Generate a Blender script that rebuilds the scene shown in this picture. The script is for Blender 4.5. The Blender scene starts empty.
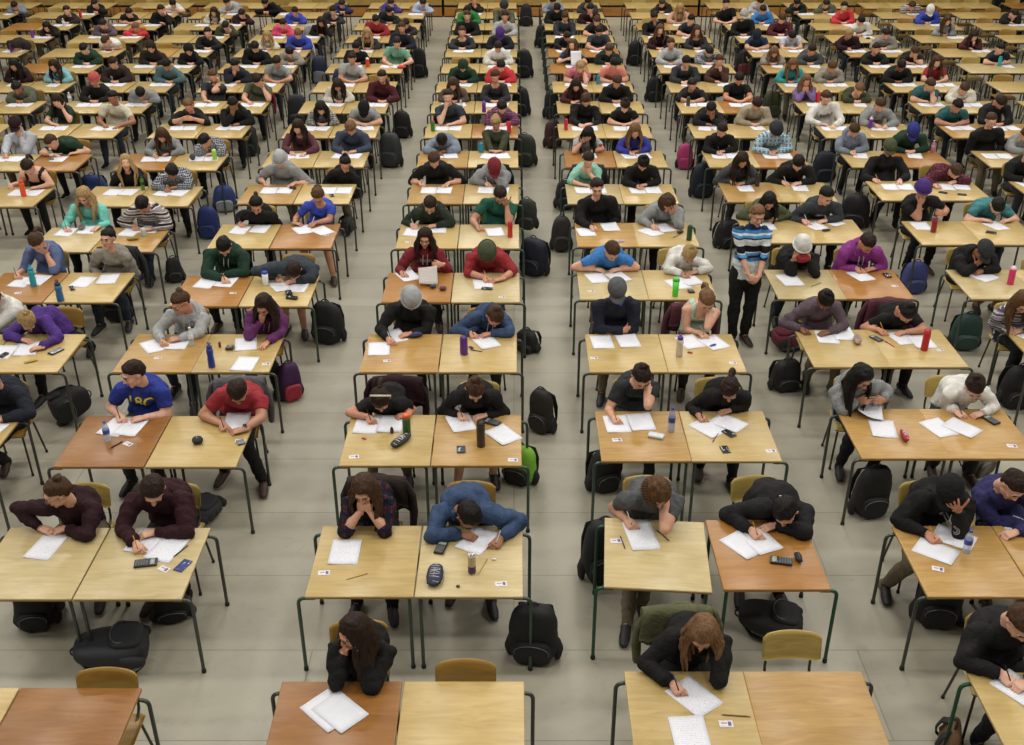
# exam hall seen from the gallery
# ---------------------------------------------------------------- who sits where
# seat, head pixel, pose (right arm, left arm, lean), head turn, hair colour, hair style, top colour, sleeve, garment words, extras
P = [
("C1L",355,632,"mcn",-55,"dbr","long","black","long","black long-sleeved top",dict(R=(336,652),LE=(369,693),pt=20)),
("D1L",703,632,"wcn",-10,"lbr","long","black","long","black sweater",dict(R=(679,690),LE=(727,690),L=(722,662),pt=45)),
("E1L",1020,622,"wfn",10,"brn","short","blackish","long","plain black jacket",dict(R=(1003,668),RE=(964,662))),
("B2L",58,493,"ffn",-60,"brn","bun","maroond","long","dark maroon top and glasses",dict(R=(50,524),L=(60,526),RE=(16,528),LE=(86,540),pt=20,glasses=1)),
("B2R",153,490,"wfn",15,"dbr","short","burg","long","burgundy sweater",dict(R=(138,548),RE=(120,532),L=(146,533),LE=(190,538),pt=45)),
("C2L",364,489,"mmn",-10,"brn","long","plaidred","mid","red and navy plaid shirt",dict(R=(355,504),L=(362,502),RE=(338,530),LE=(382,536),pt=30)),
("C2R",468,515,"fwd",35,"blk","short","denim","long","faded blue hoodie",dict(R=(470,535),RE=(440,536),L=(496,543),LE=(527,524),hood=1,pt=65)),
("D2L",657,492,"wcn",15,"aub","shag","greyd","short","grey mottled T-shirt",dict(R=(630,516),RE=(612,500),L=(677,507),LE=(684,538),pt=50,AL=(640,612),AR=(626,632))),
("D2R",786,511,"wfd",-35,"blk","short","blackish","long","black jacket with small white mark",dict(R=(757,534),RE=(720,522),L=(768,526),LE=(815,530),pt=60,mark=1)),
("E2L",950,491,"wtn",-30,"brn","cap:blackc","black","long","black jacket and black cap",dict(R=(934,538),RE=(895,520),L=(957,484),LE=(968,520),pt=45,AR=(884,592),badge=1)),
("E2R",1012,485,"wfn",20,"dbr","short","navyp","long","purple-blue jacket",dict(R=(1022,515),RE=(982,510))),
("A3R",-10,382,"ffn",0,"dbr","short","navyd","long","dark navy jacket",dict(AL=(8,468))),
("B3L",134,374,"wfu",-50,"dbr","short","royal","short","royal blue T-shirt with yellow lettering",dict(R=(121,417),RE=(106,404),L=(136,418),LE=(172,405),pt=20,text=("18C","yellow",.13,.22))),
("B3R",238,391,"wfn",0,"dbr","short","redt","short","faded red T-shirt",dict(R=(224,427),RE=(204,420),L=(236,430),LE=(266,412),pt=60,AL=(264,488),watch=1,x_=0)),
("C3L",381,399,"wfn",-5,"dbr","pony","black","short","black T-shirt and pale headband",dict(R=(371,420),RE=(352,410),L=(402,402),LE=(410,404),pt=62,band=1)),
("C3R",475,389,"wfn",10,"brn","bun","black","long","black zip jacket",dict(R=(463,416),RE=(442,405),L=(478,416),LE=(500,408),pt=55,bare=1,AR=(458,490))),
("D3L",641,376,"wcn",10,"dbr","bun","charc","short","charcoal T-shirt with green print",dict(R=(617,420),RE=(607,404),L=(649,387),LE=(668,408),pt=50,text=("O GREEN","green",.035,.15))),
("D3R",730,389,"wfn",-20,"dbr","pony","black","long","black sweater with white collar",dict(R=(703,418),RE=(690,405),L=(722,408),LE=(752,402),pt=55)),
("E3L",861,377,"hhn",25,"blk","long","grey","long","grey zip hoodie",dict(R=(858,401),L=(875,405),hood=1,pt=35)),
("E3R",975,386,"wfn",-15,"dbr","bun","white","long","white jacket with grey collar",dict(R=(962,414),RE=(944,396),L=(976,414),LE=(996,402),pt=55)),
("A4L",-6,300,"fud",0,"brn","short","white","long","white hoodie",dict()),
("A4R",27,321,"ffd",40,"bld","bun","purple","long","purple long-sleeved shirt with yellow print",dict(R=(28,340),RE=(10,336),L=(33,348),LE=(72,340),pt=60,glasses=1,AL=(92,352),sx=.14)),
("B4L",181,303,"wfn",-40,"brn","bun","greyl","long","light grey hoodie and glasses",dict(R=(163,343),RE=(152,332),L=(172,339),LE=(200,332),pt=25,glasses=1,hood=1,AL=(195,410))),
("B4R",264,305,"mpn",-10,"dbr","long","purplem","long","plum zip hoodie",dict(R=(250,318),RE=(230,332),L=(264,344),LE=(285,328),pt=35,hood=1)),
("C4L",411,299,"wfn",10,"dbr","beanie:greyl","black","long","black sweater and grey beanie",dict(R=(391,341),RE=(374,326),L=(404,334),LE=(428,325),pt=50)),
("C4R",494,316,"wfd",25,"brn","bun","denim","long","slate blue hoodie",dict(R=(474,334),RE=(450,328),L=(484,334),LE=(512,330),pt=65,hood=1)),
("D4L",617,291,"xxu",0,"dbr","cap:greyd","navyd","long","navy jacket with bright blue collar",dict(pt=35,collar=1)),
("D4R",706,300,"wcn",10,"lbr","pony","mintg","tank","pale green tank top",dict(R=(704,335),RE=(682,322),L=(714,312),LE=(719,331),pt=50)),
("E4L",825,300,"wfn",0,"blk","bun","mauve","long","dusty mauve sweater",dict(R=(806,331),pt=60)),
("E4R",906,312,"wfn",15,"blk","bun","black","short","black T-shirt and tied black hair",dict(R=(884,332),RE=(866,322),L=(900,332),LE=(926,328),pt=62)),
("F4L",1022,302,"wfn",0,"aub","long","stripeg","long","grey striped sweater",dict(R=(1012,327),RE=(998,320))),
("A5L",37,242,"wtn",0,"brn","pony","denim2","mid","denim blue cardigan",dict(R=(17,276),RE=(20,266),L=(42,250),LE=(56,272),pt=50)),
("A5R",108,239,"ddu",-10,"blk","bun","greyb","long","beige-grey sweater looking up",dict(pt=0)),
("B5L",224,246,"wfn",10,"blk","short","greend","long","dark green hoodie",dict(R=(225,280),RE=(204,276),L=(218,275),LE=(248,272),pt=60,hood=1)),
("B5R",294,270,"wfd",0,"dbr","short","slate","long","dark slate hoodie",dict(R=(279,279),RE=(260,277),L=(290,281),LE=(320,276),pt=80,AL=(305,335),bare=1)),
("C5L",425,238,"whn",0,"dbr","long","crimson","long","crimson lettered hoodie",dict(R=(404,274),RE=(396,266),L=(438,272),LE=(450,266),pt=15,hood=1,text=("MEDICINE","greyl",.045,.20))),
("C5R",487,252,"wfn",0,"brn","beanie:olive","red","mid","crimson sweater and olive beanie",dict(R=(487,279),RE=(463,270),L=(496,279),LE=(514,270),pt=65)),
("D5L",612,251,"ffn",15,"brn","short","azure","short","azure blue T-shirt",dict(R=(600,267),RE=(577,268),L=(614,268),LE=(632,267),pt=50)),
("D5R",689,254,"wfn",5,"bld","bun","white","long","white sweater with grey print",dict(R=(686,275),RE=(666,268),L=(692,272),pt=60)),
("E5L",802,247,"bbn",0,"dbr","beanie:white","black","long","black hoodie holding a red scarf to the face",dict(RE=(780,266),LE=(818,272),pt=30)),
("E5R",867,243,"wfn",15,"dbr","short","magenta","long","magenta hoodie",dict(R=(857,265),RE=(835,262),L=(866,266),LE=(885,262),pt=50,hood=1,watch=1)),
("F5L",983,251,"mfn",20,"dbr","cap:charc","black","long","black hoodie and dark cap",dict(R=(974,266),hood=1,pt=45,bare=1,shorts=1,AR=(975,310),AL=(992,312))),
("A6L",84,196,"wpn",0,"bld","long","aqua","long","aqua sweater",dict(R=(67,229),RE=(60,222),L=(97,226),LE=(108,218),pt=30,shortchair=1)),
("A6R",143,205,"wfn",0,"blk","short","greyp","long","patterned cream and black cardigan",dict(R=(140,222),pt=55,AL=(152,283))),
("B6L",256,205,"wdn",10,"blk","pony","black","long","black long-sleeved shirt",dict(R=(243,222),pt=35)),
("B6R",318,196,"fwn",0,"aub","updo","cobalt","short","cobalt blue T-shirt and auburn hair",dict(R=(300,222),L=(313,221),pt=40,AL=(334,282),bare=1)),
("C6L",430,205,"wfn",0,"dbr","short","greend2","long","dark olive-green hoodie",dict(R=(414,226),RE=(405,216),LE=(452,222),pt=45,hood=1)),
("C6R",500,195,"wtn",5,"dbr","short","green","short","forest green T-shirt",dict(R=(480,228),RE=(466,222),L=(502,197),LE=(510,222),pt=45)),
("D6L",597,188,"wdu",0,"dbr","short","black","long","black V-neck sweater",dict(R=(594,228),RE=(580,222),pt=20)),
("D6R",667,203,"wtn",0,"brn","shag","grey","long","grey knitted sweater",dict(R=(655,227),RE=(638,216),L=(672,202),LE=(684,222),pt=45)),
("E6L",769,201,"ffn",0,"blk","long","olive","long","olive green jacket",dict(R=(760,219),L=(772,219),pt=45)),
("E6R",826,196,"wfn",20,"blk","short","slate2","long","dark grey printed sweater",dict(R=(807,222),pt=30,text=("CENTRAL","white",.035,.13))),
("F6L",923,190,"mhu",0,"dbr","beanie:purple","blackish","short","black T-shirt with white lettering",dict(R=(921,201),RE=(913,216),L=(938,218),pt=30,text=("I AM\nMEC","white",.05,.1))),
("F6R",997,206,"ffd",0,"blk","short","teal","short","teal T-shirt head on arms",dict(pt=75,R=(985,216),L=(1003,218))),
("Z7R",28,167,"wfn",0,"dbr","pony","black","tank","black sleeveless top",dict(R=(13,184),pt=45)),
("A7L",126,163,"ddu",15,"bld","long","black","long","dark top looking up at the camera",dict(pt=-5)),
("A7R",172,172,"wfn",25,"blk","short","plaidgrey","long","navy and white checked shirt",dict(pt=50)),
("B7L",280,160,"wpn",0,"brn","beanie:greyl","grey","mid","grey T-shirt and pale grey cap",dict(R=(268,181),L=(293,182),pt=30)),
("B7R",345,164,"ddu",10,"blk","bun","black","long","black top and round glasses",dict(pt=30,glasses=1)),
("C7L",434,160,"wpn",0,"brn","short","black","mid","open black shirt over grey",dict(R=(422,183),L=(447,182),pt=40)),
("C7R",494,167,"wmn",10,"brn","cap:redc","grey","long","grey hoodie and red cap",dict(R=(488,184),pt=50,hood=1)),
("D7L",588,160,"fmn",10,"dbr","updo","mint","mid","mint green cardigan",dict(pt=25)),
("D7R",643,163,"wfn",0,"blk","bun","black","long","black sweater and high black bun",dict(pt=55)),
("E7L",742,160,"wfn",5,"dbr","long","charcg","long","charcoal grey cardigan",dict(R=(733,181),pt=35)),
("E7R",798,163,"wfn",-10,"blk","short","black","long","black sweatshirt with white badge",dict(R=(786,183),pt=50)),
("F7L",889,148,"wpn",-5,"brn","cap:olive","black","long","black jacket and camouflage cap",dict(R=(877,180),L=(900,181),pt=15)),
("F7R",955,171,"wfn",10,"brn","short","plaidmar","long","maroon checked shirt",dict(R=(938,186),sx=-.1,pt=60)),
("G7L",1030,156,"wfn",0,"blk","short","black","long","black top at the frame edge",dict()),
("Z8L",16,125,"wmn",0,"dbr","cap:maroond","greyl2","long","pale grey sweatshirt chin on hand",dict(pt=20)),
("Z8R",52,142,"ffd",-40,"brn","short","greend","short","dark green T-shirt leaning on one arm",dict(pt=55,L=(72,152),sx=.1)),
("A8L",162,135,"wfn",0,"brn","long","grey","long","light grey sweatshirt",dict(pt=45)),
("A8R",205,141,"mfn",-20,"blk","short","plaidgrey","long","grey checked shirt",dict(sx=.1,pt=50)),
("B8L",298,127,"wpn",-5,"dbr","long","maroonv","long","plum V-neck top",dict(pt=30)),
("B8R",351,128,"wfn",0,"lbr","short","navyg","long","slate navy sweater",dict(pt=50)),
("C8L",442,140,"wfn",0,"blk","short","bluegrey","long","blue-grey hoodie",dict(pt=75,hood=1)),
("C8R",496,123,"ffn",0,"bld","updo","olived","long","dark olive cardigan",dict(pt=30)),
("D8L",588,134,"tfn",0,"blk","long","greyl","short","pale grey T-shirt hair over face",dict(pt=45)),
("D8R",635,131,"wfn",0,"lbr","long","cobalt2","long","cobalt blue sweatshirt",dict(pt=25)),
("E8L",722,130,"wfn",0,"dbr","updo","black","long","black blouse",dict(pt=35)),
("E8R",776,130,"wfn",0,"dbr","beanie:charc","plaidblue","long","light blue checked shirt",dict(pt=40)),
("F8L",854,130,"wfn",0,"brn","pony","bluegrey","long","grey-blue hoodie tied-back hair",dict(pt=45,hood=1)),
("F8R",913,131,"ffn",-10,"dbr","cap:bluec","greend","long","dark green jacket and blue cap",dict(pt=50)),
("G8L",991,121,"ddu",0,"brn","short","black","long","black sweater and glasses",dict(pt=20,glasses=1)),
("G8R",1026,135,"wfn",0,"brn","short","grey","long","grey top at the frame edge",dict()),
("Z9L",57,101,"ftn",0,"dbr","long","greend","short","dark green T-shirt hand to face",dict(pt=25)),
("Z9R",113,98,"wpu",-5,"blk","short","creamt","short","cream printed T-shirt",dict(pt=20,text=("HOCKEY\nTEAM","charc",.04,.16))),
("A9L",189,106,"hhu",0,"lbr","short","black","mid","black cardigan and red hair",dict(pt=30)),
("A9R",233,104,"mfn",0,"blk","short","black","long","black hoodie with white emblem",dict(pt=35,hood=1)),
("B9L",321,108,"ffn",0,"blk","long","plaidbw","long","black and white checked coat",dict(pt=45)),
("B9R",364,108,"ffn",0,"dbr","cap:blackc","grey","short","grey T-shirt and black cap",dict(pt=60)),
("C9L",448,97,"mfu",-5,"dbr","short","slate","short","slate grey T-shirt chin on hand",dict(pt=10)),
("C9R",502,107,"ffn",0,"blk","short","plaidpur","long","purple checked shirt",dict(pt=45)),
("D9L",586,100,"wfn",-5,"brn","short","black","long","black jumper beside red bottle",dict(pt=45)),
("D9R",625,106,"ffn",0,"dbr","bun","black","short","black top and brown hair tied up",dict(pt=45)),
("E9L",711,109,"fmn",0,"blk","short","blackish","long","black top with blue sleeve",dict(pt=40)),
("E9R",757,104,"ffn",0,"dbr","short","beige","long","beige sweater",dict(pt=50)),
("F9L",826,98,"fpu",0,"brn","short","white","long","white sweater with black script",dict(pt=30,text=("Beach","blackc",.07,.15))),
("F9R",880,105,"wpn",0,"brn","short","grey","long","grey sweatshirt with round green print",dict(pt=35)),
("G9L",957,106,"ffn",10,"blk","short","teal2","short","dark teal T-shirt and black hair",dict(pt=40)),
("G9R",1000,102,"ffn",10,"dbr","short","blackish","long","dark jacket head bowed",dict(pt=55)),
("Y10R",17,88,"ffn",0,"blk","short","olgrey","long","olive grey sweatshirt",dict(pt=40)),
("Z10L",94,80,"ffu",0,"brn","beanie:redw","black","long","black jacket and red patterned hat",dict(pt=20)),
("Z10R",141,93,"ffd",0,"blk","short","grey","long","grey top head down on arms",dict(pt=75)),
("A10L",213,76,"fcn",10,"aub","short","charc","short","charcoal shirt cheek on fist",dict(pt=20)),
("A10R",257,80,"wtn",0,"dbr","short","olgrey","short","grey-green T-shirt forehead in hand",dict(pt=50)),
("B10L",338,85,"ffn",0,"dbr","long","cream","long","cream sweater long dark hair",dict(pt=45)),
("B10R",382,77,"ffu",0,"dbr","short","burg2","long","burgundy hoodie",dict(pt=25,hood=1)),
("C10L",453,84,"ffn",0,"brn","long","browng","long","brown-grey top long brown hair",dict(pt=40)),
("C10R",495,77,"ffu",0,"brn","updo","charc","long","charcoal cardigan over pale top",dict(pt=25)),
("D10L",576,85,"wfn",0,"dbr","long","burg2","long","wine red top long dark hair",dict(pt=35)),
("D10R",617,82,"ffn",0,"brn","short","black","long","black top over white collar",dict(pt=35)),
("E10L",692,85,"ffu",0,"dbr","short","blackish","mid","black vest and lilac sleeves",dict(pt=30)),
("E10R",739,79,"ffn",0,"blk","short","black","short","black T-shirt arms on the desk",dict(pt=40)),
("F10L",806,81,"mmu",0,"lbr","long","lilac","long","lilac fleece",dict(pt=25)),
("F10R",859,89,"ffn",0,"lbr","short","olived","long","olive jumper and sandy hair",dict(pt=40)),
("G10L",930,85,"fcn",10,"brn","short","teal2","short","teal polo shirt",dict(pt=35)),
("G10R",964,89,"ffn",0,"brn","short","cream","long","cream hoodie",dict(pt=40,hood=1)),
("Y11L",14,65,"ffn",0,"blk","long","maroond","long","dark maroon sweater",dict(pt=35)),
("Y11R",54,66,"ffn",-10,"dbr","long","aqua2","long","light blue sweater",dict(pt=30)),
("Z11L",113,63,"ffn",0,"dbr","short","brownd","long","dark brown checked jacket",dict(pt=35)),
("Z11R",167,65,"ffn",0,"blk","short","tealg","long","grey-teal sweater",dict(pt=45)),
("A11L",235,65,"mfn",0,"blk","short","navyd","long","dark navy sweater",dict(pt=35)),
("A11R",277,62,"ffn",0,"dbr","short","grey","short","grey T-shirt",dict(pt=45)),
("B11L",352,59,"ffu",0,"dbr","short","greyl","short","light grey T-shirt",dict(pt=30)),
("C11L",463,66,"ffn",0,"dbr","hood:greend","greend","long","dark green hoodie hood up",dict(pt=55)),
("C11R",501,66,"ffn",0,"blk","short","redb","long","bright red hoodie",dict(pt=45,hood=1)),
("D11L",580,67,"fcn",10,"bld","short","pinkp","short","pink checked shirt",dict(pt=45)),
("D11R",614,64,"ffn",0,"blk","short","salmon","short","salmon pink T-shirt",dict(pt=45)),
("E11L",686,62,"wfn",0,"blk","short","charc","long","charcoal sweatshirt with white print",dict(pt=40)),
("E11R",719,61,"fmu",0,"brn","updo","brown","long","brown sweater hand to mouth",dict(pt=25)),
("F11L",793,64,"ffn",0,"lbr","long","tealb","long","bright teal jacket",dict(pt=35)),
("F11R",832,67,"ffn",0,"aub","short","greyb","long","grey-beige sweater",dict(pt=45)),
("G11L",901,66,"ffn",0,"blk","short","black","long","black sweater head down",dict(pt=50)),
("G11R",937,62,"ffn",-10,"brn","long","red","short","red T-shirt long brown hair",dict(pt=20)),
("Y12R",84,49,"ffn",0,"blk","short","greend","long","bottle green sweatshirt",dict(pt=45)),
("Z12L",151,47,"ffn",0,"brn","hood:brownd","brownd","long","dark brown hoodie hood up",dict(pt=35)),
("Z12R",189,50,"ffn",0,"blk","hijab:black","black","long","black dress and black headscarf",dict(pt=35)),
("A12L",255,47,"ffn",0,"blk","short","black","long","black jacket leaning over",dict(pt=50)),
("A12R",290,52,"ffn",0,"blk","short","greyb","long","taupe sweatshirt",dict(pt=55)),
("B12L",356,47,"ffn",0,"blk","updo","black","long","black long-sleeved dress",dict(pt=45)),
("B12R",397,43,"wpu",0,"dbr","short","mintd","short","mint green T-shirt",dict(pt=40)),
("C12R",498,47,"ffn",0,"dbr","short","white","long","white sweatshirt",dict(pt=45)),
("D12L",572,45,"hhu",-10,"aub","long","navyb","short","navy top holding up a page",dict(pt=15)),
("D12R",609,50,"ffn",0,"brn","short","greenk","long","blackish green sweater",dict(pt=40)),
("E12L",671,44,"ffu",0,"brn","short","greyl","long","pale grey sweatshirt",dict(pt=20)),
("E12R",709,52,"ffd",10,"blk","short","plaidgrey","long","black and grey checked top",dict(pt=60)),
("F12L",774,52,"ffn",0,"lbr","long","greyb","long","grey knitted jumper fair hair",dict(pt=45)),
("F12R",812,50,"ffn",0,"dbr","short","charcg","long","charcoal knitted jumper",dict(pt=40)),
("G12L",876,49,"ffu",0,"dbr","short","black","long","black jacket over pink shirt",dict(pt=30)),
("G12R",915,52,"fmn",0,"brn","short","black","short","black T-shirt brown hair",dict(pt=45)),
("H12R",1000,49,"ffn",0,"blk","short","navyd","short","navy T-shirt behind teal bottle",dict(pt=30)),
("X13R",16,46,"ffd",0,"blk","hood:brownd","brownd","long","dark patterned coat",dict(pt=60)),
("Y13R",106,41,"ffd",-20,"brn","short","white","short","white T-shirt head near the desk",dict(pt=65)),
("Z13R",208,33,"ffu",0,"dbr","short","blackish","long","black sweater beside open jacket",dict(pt=25)),
("A13L",267,36,"ffn",0,"bld","long","cream","long","cream sweater long blonde hair",dict(pt=25)),
("A13R",298,34,"ffn",10,"lbr","short","blueb","long","bright blue jacket",dict(pt=45)),
("B13L",367,33,"ffn",0,"bld","long","charc","long","dark jacket long blonde hair",dict(pt=30)),
("B13R",402,28,"ffu",0,"brn","short","navyd","long","dark navy zip jacket",dict(pt=25)),
("C13L",462,32,"ffu",0,"brn","short","charc","long","charcoal zip jacket",dict(pt=20)),
("C13R",500,33,"ffn",0,"dbr","cap:purple","navyd","long","navy jumper and purple cap",dict(pt=50)),
("D13L",567,37,"wfd",15,"dbr","short","black","long","black top reaching over",dict(pt=50)),
("D13R",599,31,"wfn",0,"dbr","short","slate","short","slate T-shirt with emblem",dict(pt=45)),
("E13L",660,30,"ffu",0,"aub","long","maroond","long","dark maroon cardigan",dict(pt=25)),
("E13R",697,31,"ffu",0,"brn","long","charc","long","striped cardigan long brown hair",dict(pt=25)),
("F13L",757,35,"wfn",-15,"dbr","cap:navyd","navyb","short","navy T-shirt and navy cap",dict(pt=50)),
("F13R",792,36,"ffd",0,"blk","short","greyl2","short","off-white T-shirt head bowed",dict(pt=70)),
("G13L",849,34,"wfn",0,"bld","short","maroond","long","maroon and black sweater",dict(pt=35)),
("G13R",886,34,"ffn",0,"dbr","short","greyb","long","taupe patterned sweater",dict(pt=40)),
("H13R",974,36,"fmn",0,"dbr","long","burg2","long","burgundy sweatshirt",dict(pt=35)),
("X14R",47,27,"ffn",0,"blk","long","black","long","black jumper long black hair",dict(pt=35)),
("Y14L",103,24,"ffn",0,"dbr","short","mauve","long","mauve jumper",dict(pt=45)),
("Y14R",136,28,"ffu",0,"lbr","short","redb","long","bright red jacket fair hair",dict(pt=40)),
("Z14R",226,26,"ffn",0,"dbr","short","olived","long","dark olive jacket",dict(pt=55)),
("A14L",283,24,"ffn",0,"dbr","short","pinkh","long","hot pink sweater",dict(pt=35)),
("A14R",321,22,"fcn",0,"dbr","long","black","long","black cardigan hand to head",dict(pt=35)),
("B14L",376,20,"ffn",0,"blk","short","red","long","dark red sweatshirt",dict(pt=50)),
("B14R",406,24,"ffd",0,"dbr","short","brownd","long","dark brown sweater",dict(pt=50)),
("C14L",467,16,"ffu",0,"brn","short","black","long","black hoodie facing forward",dict(pt=25,hood=1)),
("C14R",505,17,"ffu",0,"dbr","short","greyl","long","pale grey patterned jumper",dict(pt=20)),
("D14L",565,17,"ffn",0,"brn","short","charc","long","charcoal jumper",dict(pt=40)),
("D14R",597,21,"wfn",0,"brn","short","blackish","short","black T-shirt writing",dict(pt=40)),
("E14L",654,17,"fmn",0,"dbr","short","black","long","black jumper hand at chin",dict(pt=35)),
("E14R",691,20,"wfn",10,"blk","short","navyd","short","navy T-shirt looking aside",dict(pt=30)),
("F14L",744,15,"ffu",0,"brn","cap:greyl","black","long","black coat and grey cap",dict(pt=25)),
("F14R",782,19,"ffn",0,"brn","short","plaidmar","long","dark checked shirt",dict(pt=45)),
("G14R",861,21,"ffn",0,"blk","short","white","long","white shirt black hair",dict(pt=50)),
("H14R",947,21,"ffn",10,"brn","long","grey","long","grey jumper curly brown hair",dict(pt=25)),
("X15R",67,11,"ffu",0,"dbr","short","brownd","long","dark jacket behind a glass",dict(pt=25)),
("Y15L",129,13,"ffn",0,"blk","short","black","short","black T-shirt drinking",dict(pt=35)),
("Y15R",161,10,"fcn",0,"dbr","short","black","long","black jumper cheek on hand",dict(pt=25)),
("Z15L",214,12,"ffn",0,"dbr","long","cream","long","cream jacket over black top",dict(pt=30)),
("Z15R",242,14,"ffn",0,"dbr","short","maroond","long","dark maroon jumper",dict(pt=40)),
("A15L",295,12,"ffn",0,"dbr","short","blueb","long","blue fleece",dict(pt=35)),
("A15R",333,11,"ffn",0,"dbr","short","charc","long","dark grey checked shirt",dict(pt=35)),
("B15L",389,11,"ffn",0,"blk","short","greenk","long","blackish green jumper",dict(pt=50)),
("C15L",468,10,"ffn",0,"blk","short","greenb","long","kelly green hoodie",dict(pt=50,hood=1)),
("C15R",504,6,"ffn",0,"brn","beanie:charc","olgrey","long","grey hoodie and grey beanie",dict(pt=35)),
("D15L",557,8,"ffn",0,"blk","short","blackish","long","black jumper head down",dict(pt=60)),
("D15R",590,9,"fmn",0,"blk","short","maroond","long","maroon jumper chin on hand",dict(pt=30)),
("E15R",680,8,"ffn",0,"bld","long","peach","long","peach top long fair hair",dict(pt=40)),
("F15L",726,4,"ffu",0,"blk","short","black","short","black T-shirt with white print",dict(pt=25)),
("F15R",763,10,"ffn",0,"dbr","short","azure","long","azure blue hoodie",dict(pt=45)),
("G15R",844,7,"ffu",0,"blk","short","redb","long","red jacket black hair",dict(pt=25)),
("H15R",930,10,"ffn",0,"brn","cap:white","blueb","long","royal blue hoodie and white cap",dict(pt=50,hood=1)),
("I15R",1014,14,"fmn",10,"dbr","short","black","long","black jumper and orange cap",dict(pt=50,capo=1)),
("W16R",15,6,"ffn",0,"dbr","short","bluegrey","long","grey-blue sweatshirt",dict(pt=50)),
("X16R",95,4,"ffn",0,"dbr","short","black","long","black sweater near the back wall",dict(pt=35)),
("Y16R",173,4,"ffn",0,"blk","short","white","short","white T-shirt near the back wall",dict(pt=45)),
("Z16R",227,2,"ffn",0,"blk","short","greyl","long","white and blue hoodie",dict(pt=45)),
("A16L",265,3,"ffn",0,"blk","short","black","long","black coat near the back wall",dict(pt=45)),
("A16R",342,4,"ffn",0,"dbr","short","navyp","long","indigo sweatshirt",dict(pt=45)),
("B16L",391,3,"ffn",0,"dbr","short","indigo","long","violet-blue fleece",dict(pt=45)),
("B16R",423,3,"ffn",0,"dbr","short","iceblue","long","ice blue shirt",dict(pt=45)),
("C16L",474,1,"fmu",0,"dbr","short","black","long","black hoodie near the back wall",dict(pt=25)),
("D16L",553,1,"ffn",0,"dbr","short","bluegrey","long","steel blue sweatshirt",dict(pt=45)),
("D16R",588,2,"ffn",0,"blk","short","charc","long","dark grey jumper near the back wall",dict(pt=45)),
("E16R",662,3,"ffn",0,"brn","short","brownd","long","dark jumper near the back wall",dict(pt=45)),
("F16R",760,2,"ffn",0,"dbr","short","greyl","long","pale grey shirt near the back wall",dict(pt=45)),
("G16L",797,3,"ffn",0,"blk","short","greenk","long","dark top near the back wall",dict(pt=45)),
("G16R",826,4,"ffn",0,"dbr","short","olgrey","long","grey-green jumper",dict(pt=45)),
("H16R",912,6,"ffd",0,"brn","short","greyp","long","speckled grey jumper",dict(pt=55)),
]
# ---------------------------------------------------------------- the grid of desk pairs (columns named W..J from the photo's left)
W0 = 1.55
COLX = {'W':(-9.15,-8.15),'X':(-7.86,-6.84),'Y':(-6.52,-5.5),'Z':(-5.25,-4.23),'A':(-3.87,-2.87),'B':(-2.46,-1.46),'C':(-.953,.045),
        'D':(.475,1.465),'E':(1.905,2.885),'F':(3.29,4.28),'G':(4.64,5.62),'H':(5.93,6.9),'I':(7.2,8.2),'J':(8.42,9.4)}
COLROWS = {'W':(16,17),'X':(13,17),'Y':(9,17),'Z':(7,17),'A':(3,17),'B':(1,17),'C':(1,17),'D':(1,17),'E':(1,17),'F':(4,17),'G':(7,17),'H':(10,17),'I':(13,17),'J':(16,17)}
ROWPX = [681,525.5,414.8,334,272.5,224.3,184,150.8,123.8,101,81.5,63.5,48.5,35,23,12.2,2.6]
ROWADJ = {('D',1):671,('D',2):519.5,('E',1):672,('D',3):411,('E',3):408.7,('E',4):329.5,('E',5):269.5,('E',6):219.5,('E',7):182.3,('A',6):227.5,('B',1):687.5,
          ('F',4):328,('F',5):269.5,('F',6):221,('F',7):181,('G',7):178,('D',5):270,('D',6):222.7,('B',5):276,('A',8):153.5,('Z',8):154,('B',2):527.5,('B',3):415.8,('Z',7):186.5,('A',7):186.3}
COLADJ = {('B',1):(-2.51,-1.513),('B',2):(-2.50,-1.50),('B',3):(-2.50,-1.50),('B',4):(-2.53,-1.54),('E',1):(1.877,2.86),('E',2):(1.875,2.87),('F',4):(3.33,4.3),
          ('D',1):(.457,1.44),('D',2):(.452,1.455),('D',6):(.512,1.49),('D',8):(.5,1.5),('D',10):(.495,1.49),('C',4):(-.977,.022)}
WOODB = "B1R C1L B3L".split()
WOODO = "B5L B6R C5L D2R E5R A5L A8L E8R C9R D8L D13L D13R D12L Z8R E10R Y12L X15L A8L F8R D1R J17L J17R".split()
WOODT = "C3R D3L D1R B4L A6R B7L E3L E3R E2L E2R E7L G9L G9R C8L F12L F16L H16R I16R Z13L Y15L E15L C4L D6L G13L E7L C7L".split()
WOODP = "A6L B2L B2R C6R D7L C5R D5L E5L F5L H12L H12R D2L C2R".split()
EMPTY_CHAIRS = {"B1L":.35,"B1R":-.02,"C1R":.0,"D1R":.18}
LAMP_W = 128.0; WORLD = .14; EXPO = 0.0
import bpy, math, random
import numpy as np
from mathutils import Vector, Matrix
from mathutils.bvhtree import BVHTree
random.seed(7); rng = np.random.RandomState(11)
SC = bpy.context.scene
COL = SC.collection
PI = math.pi
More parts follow.
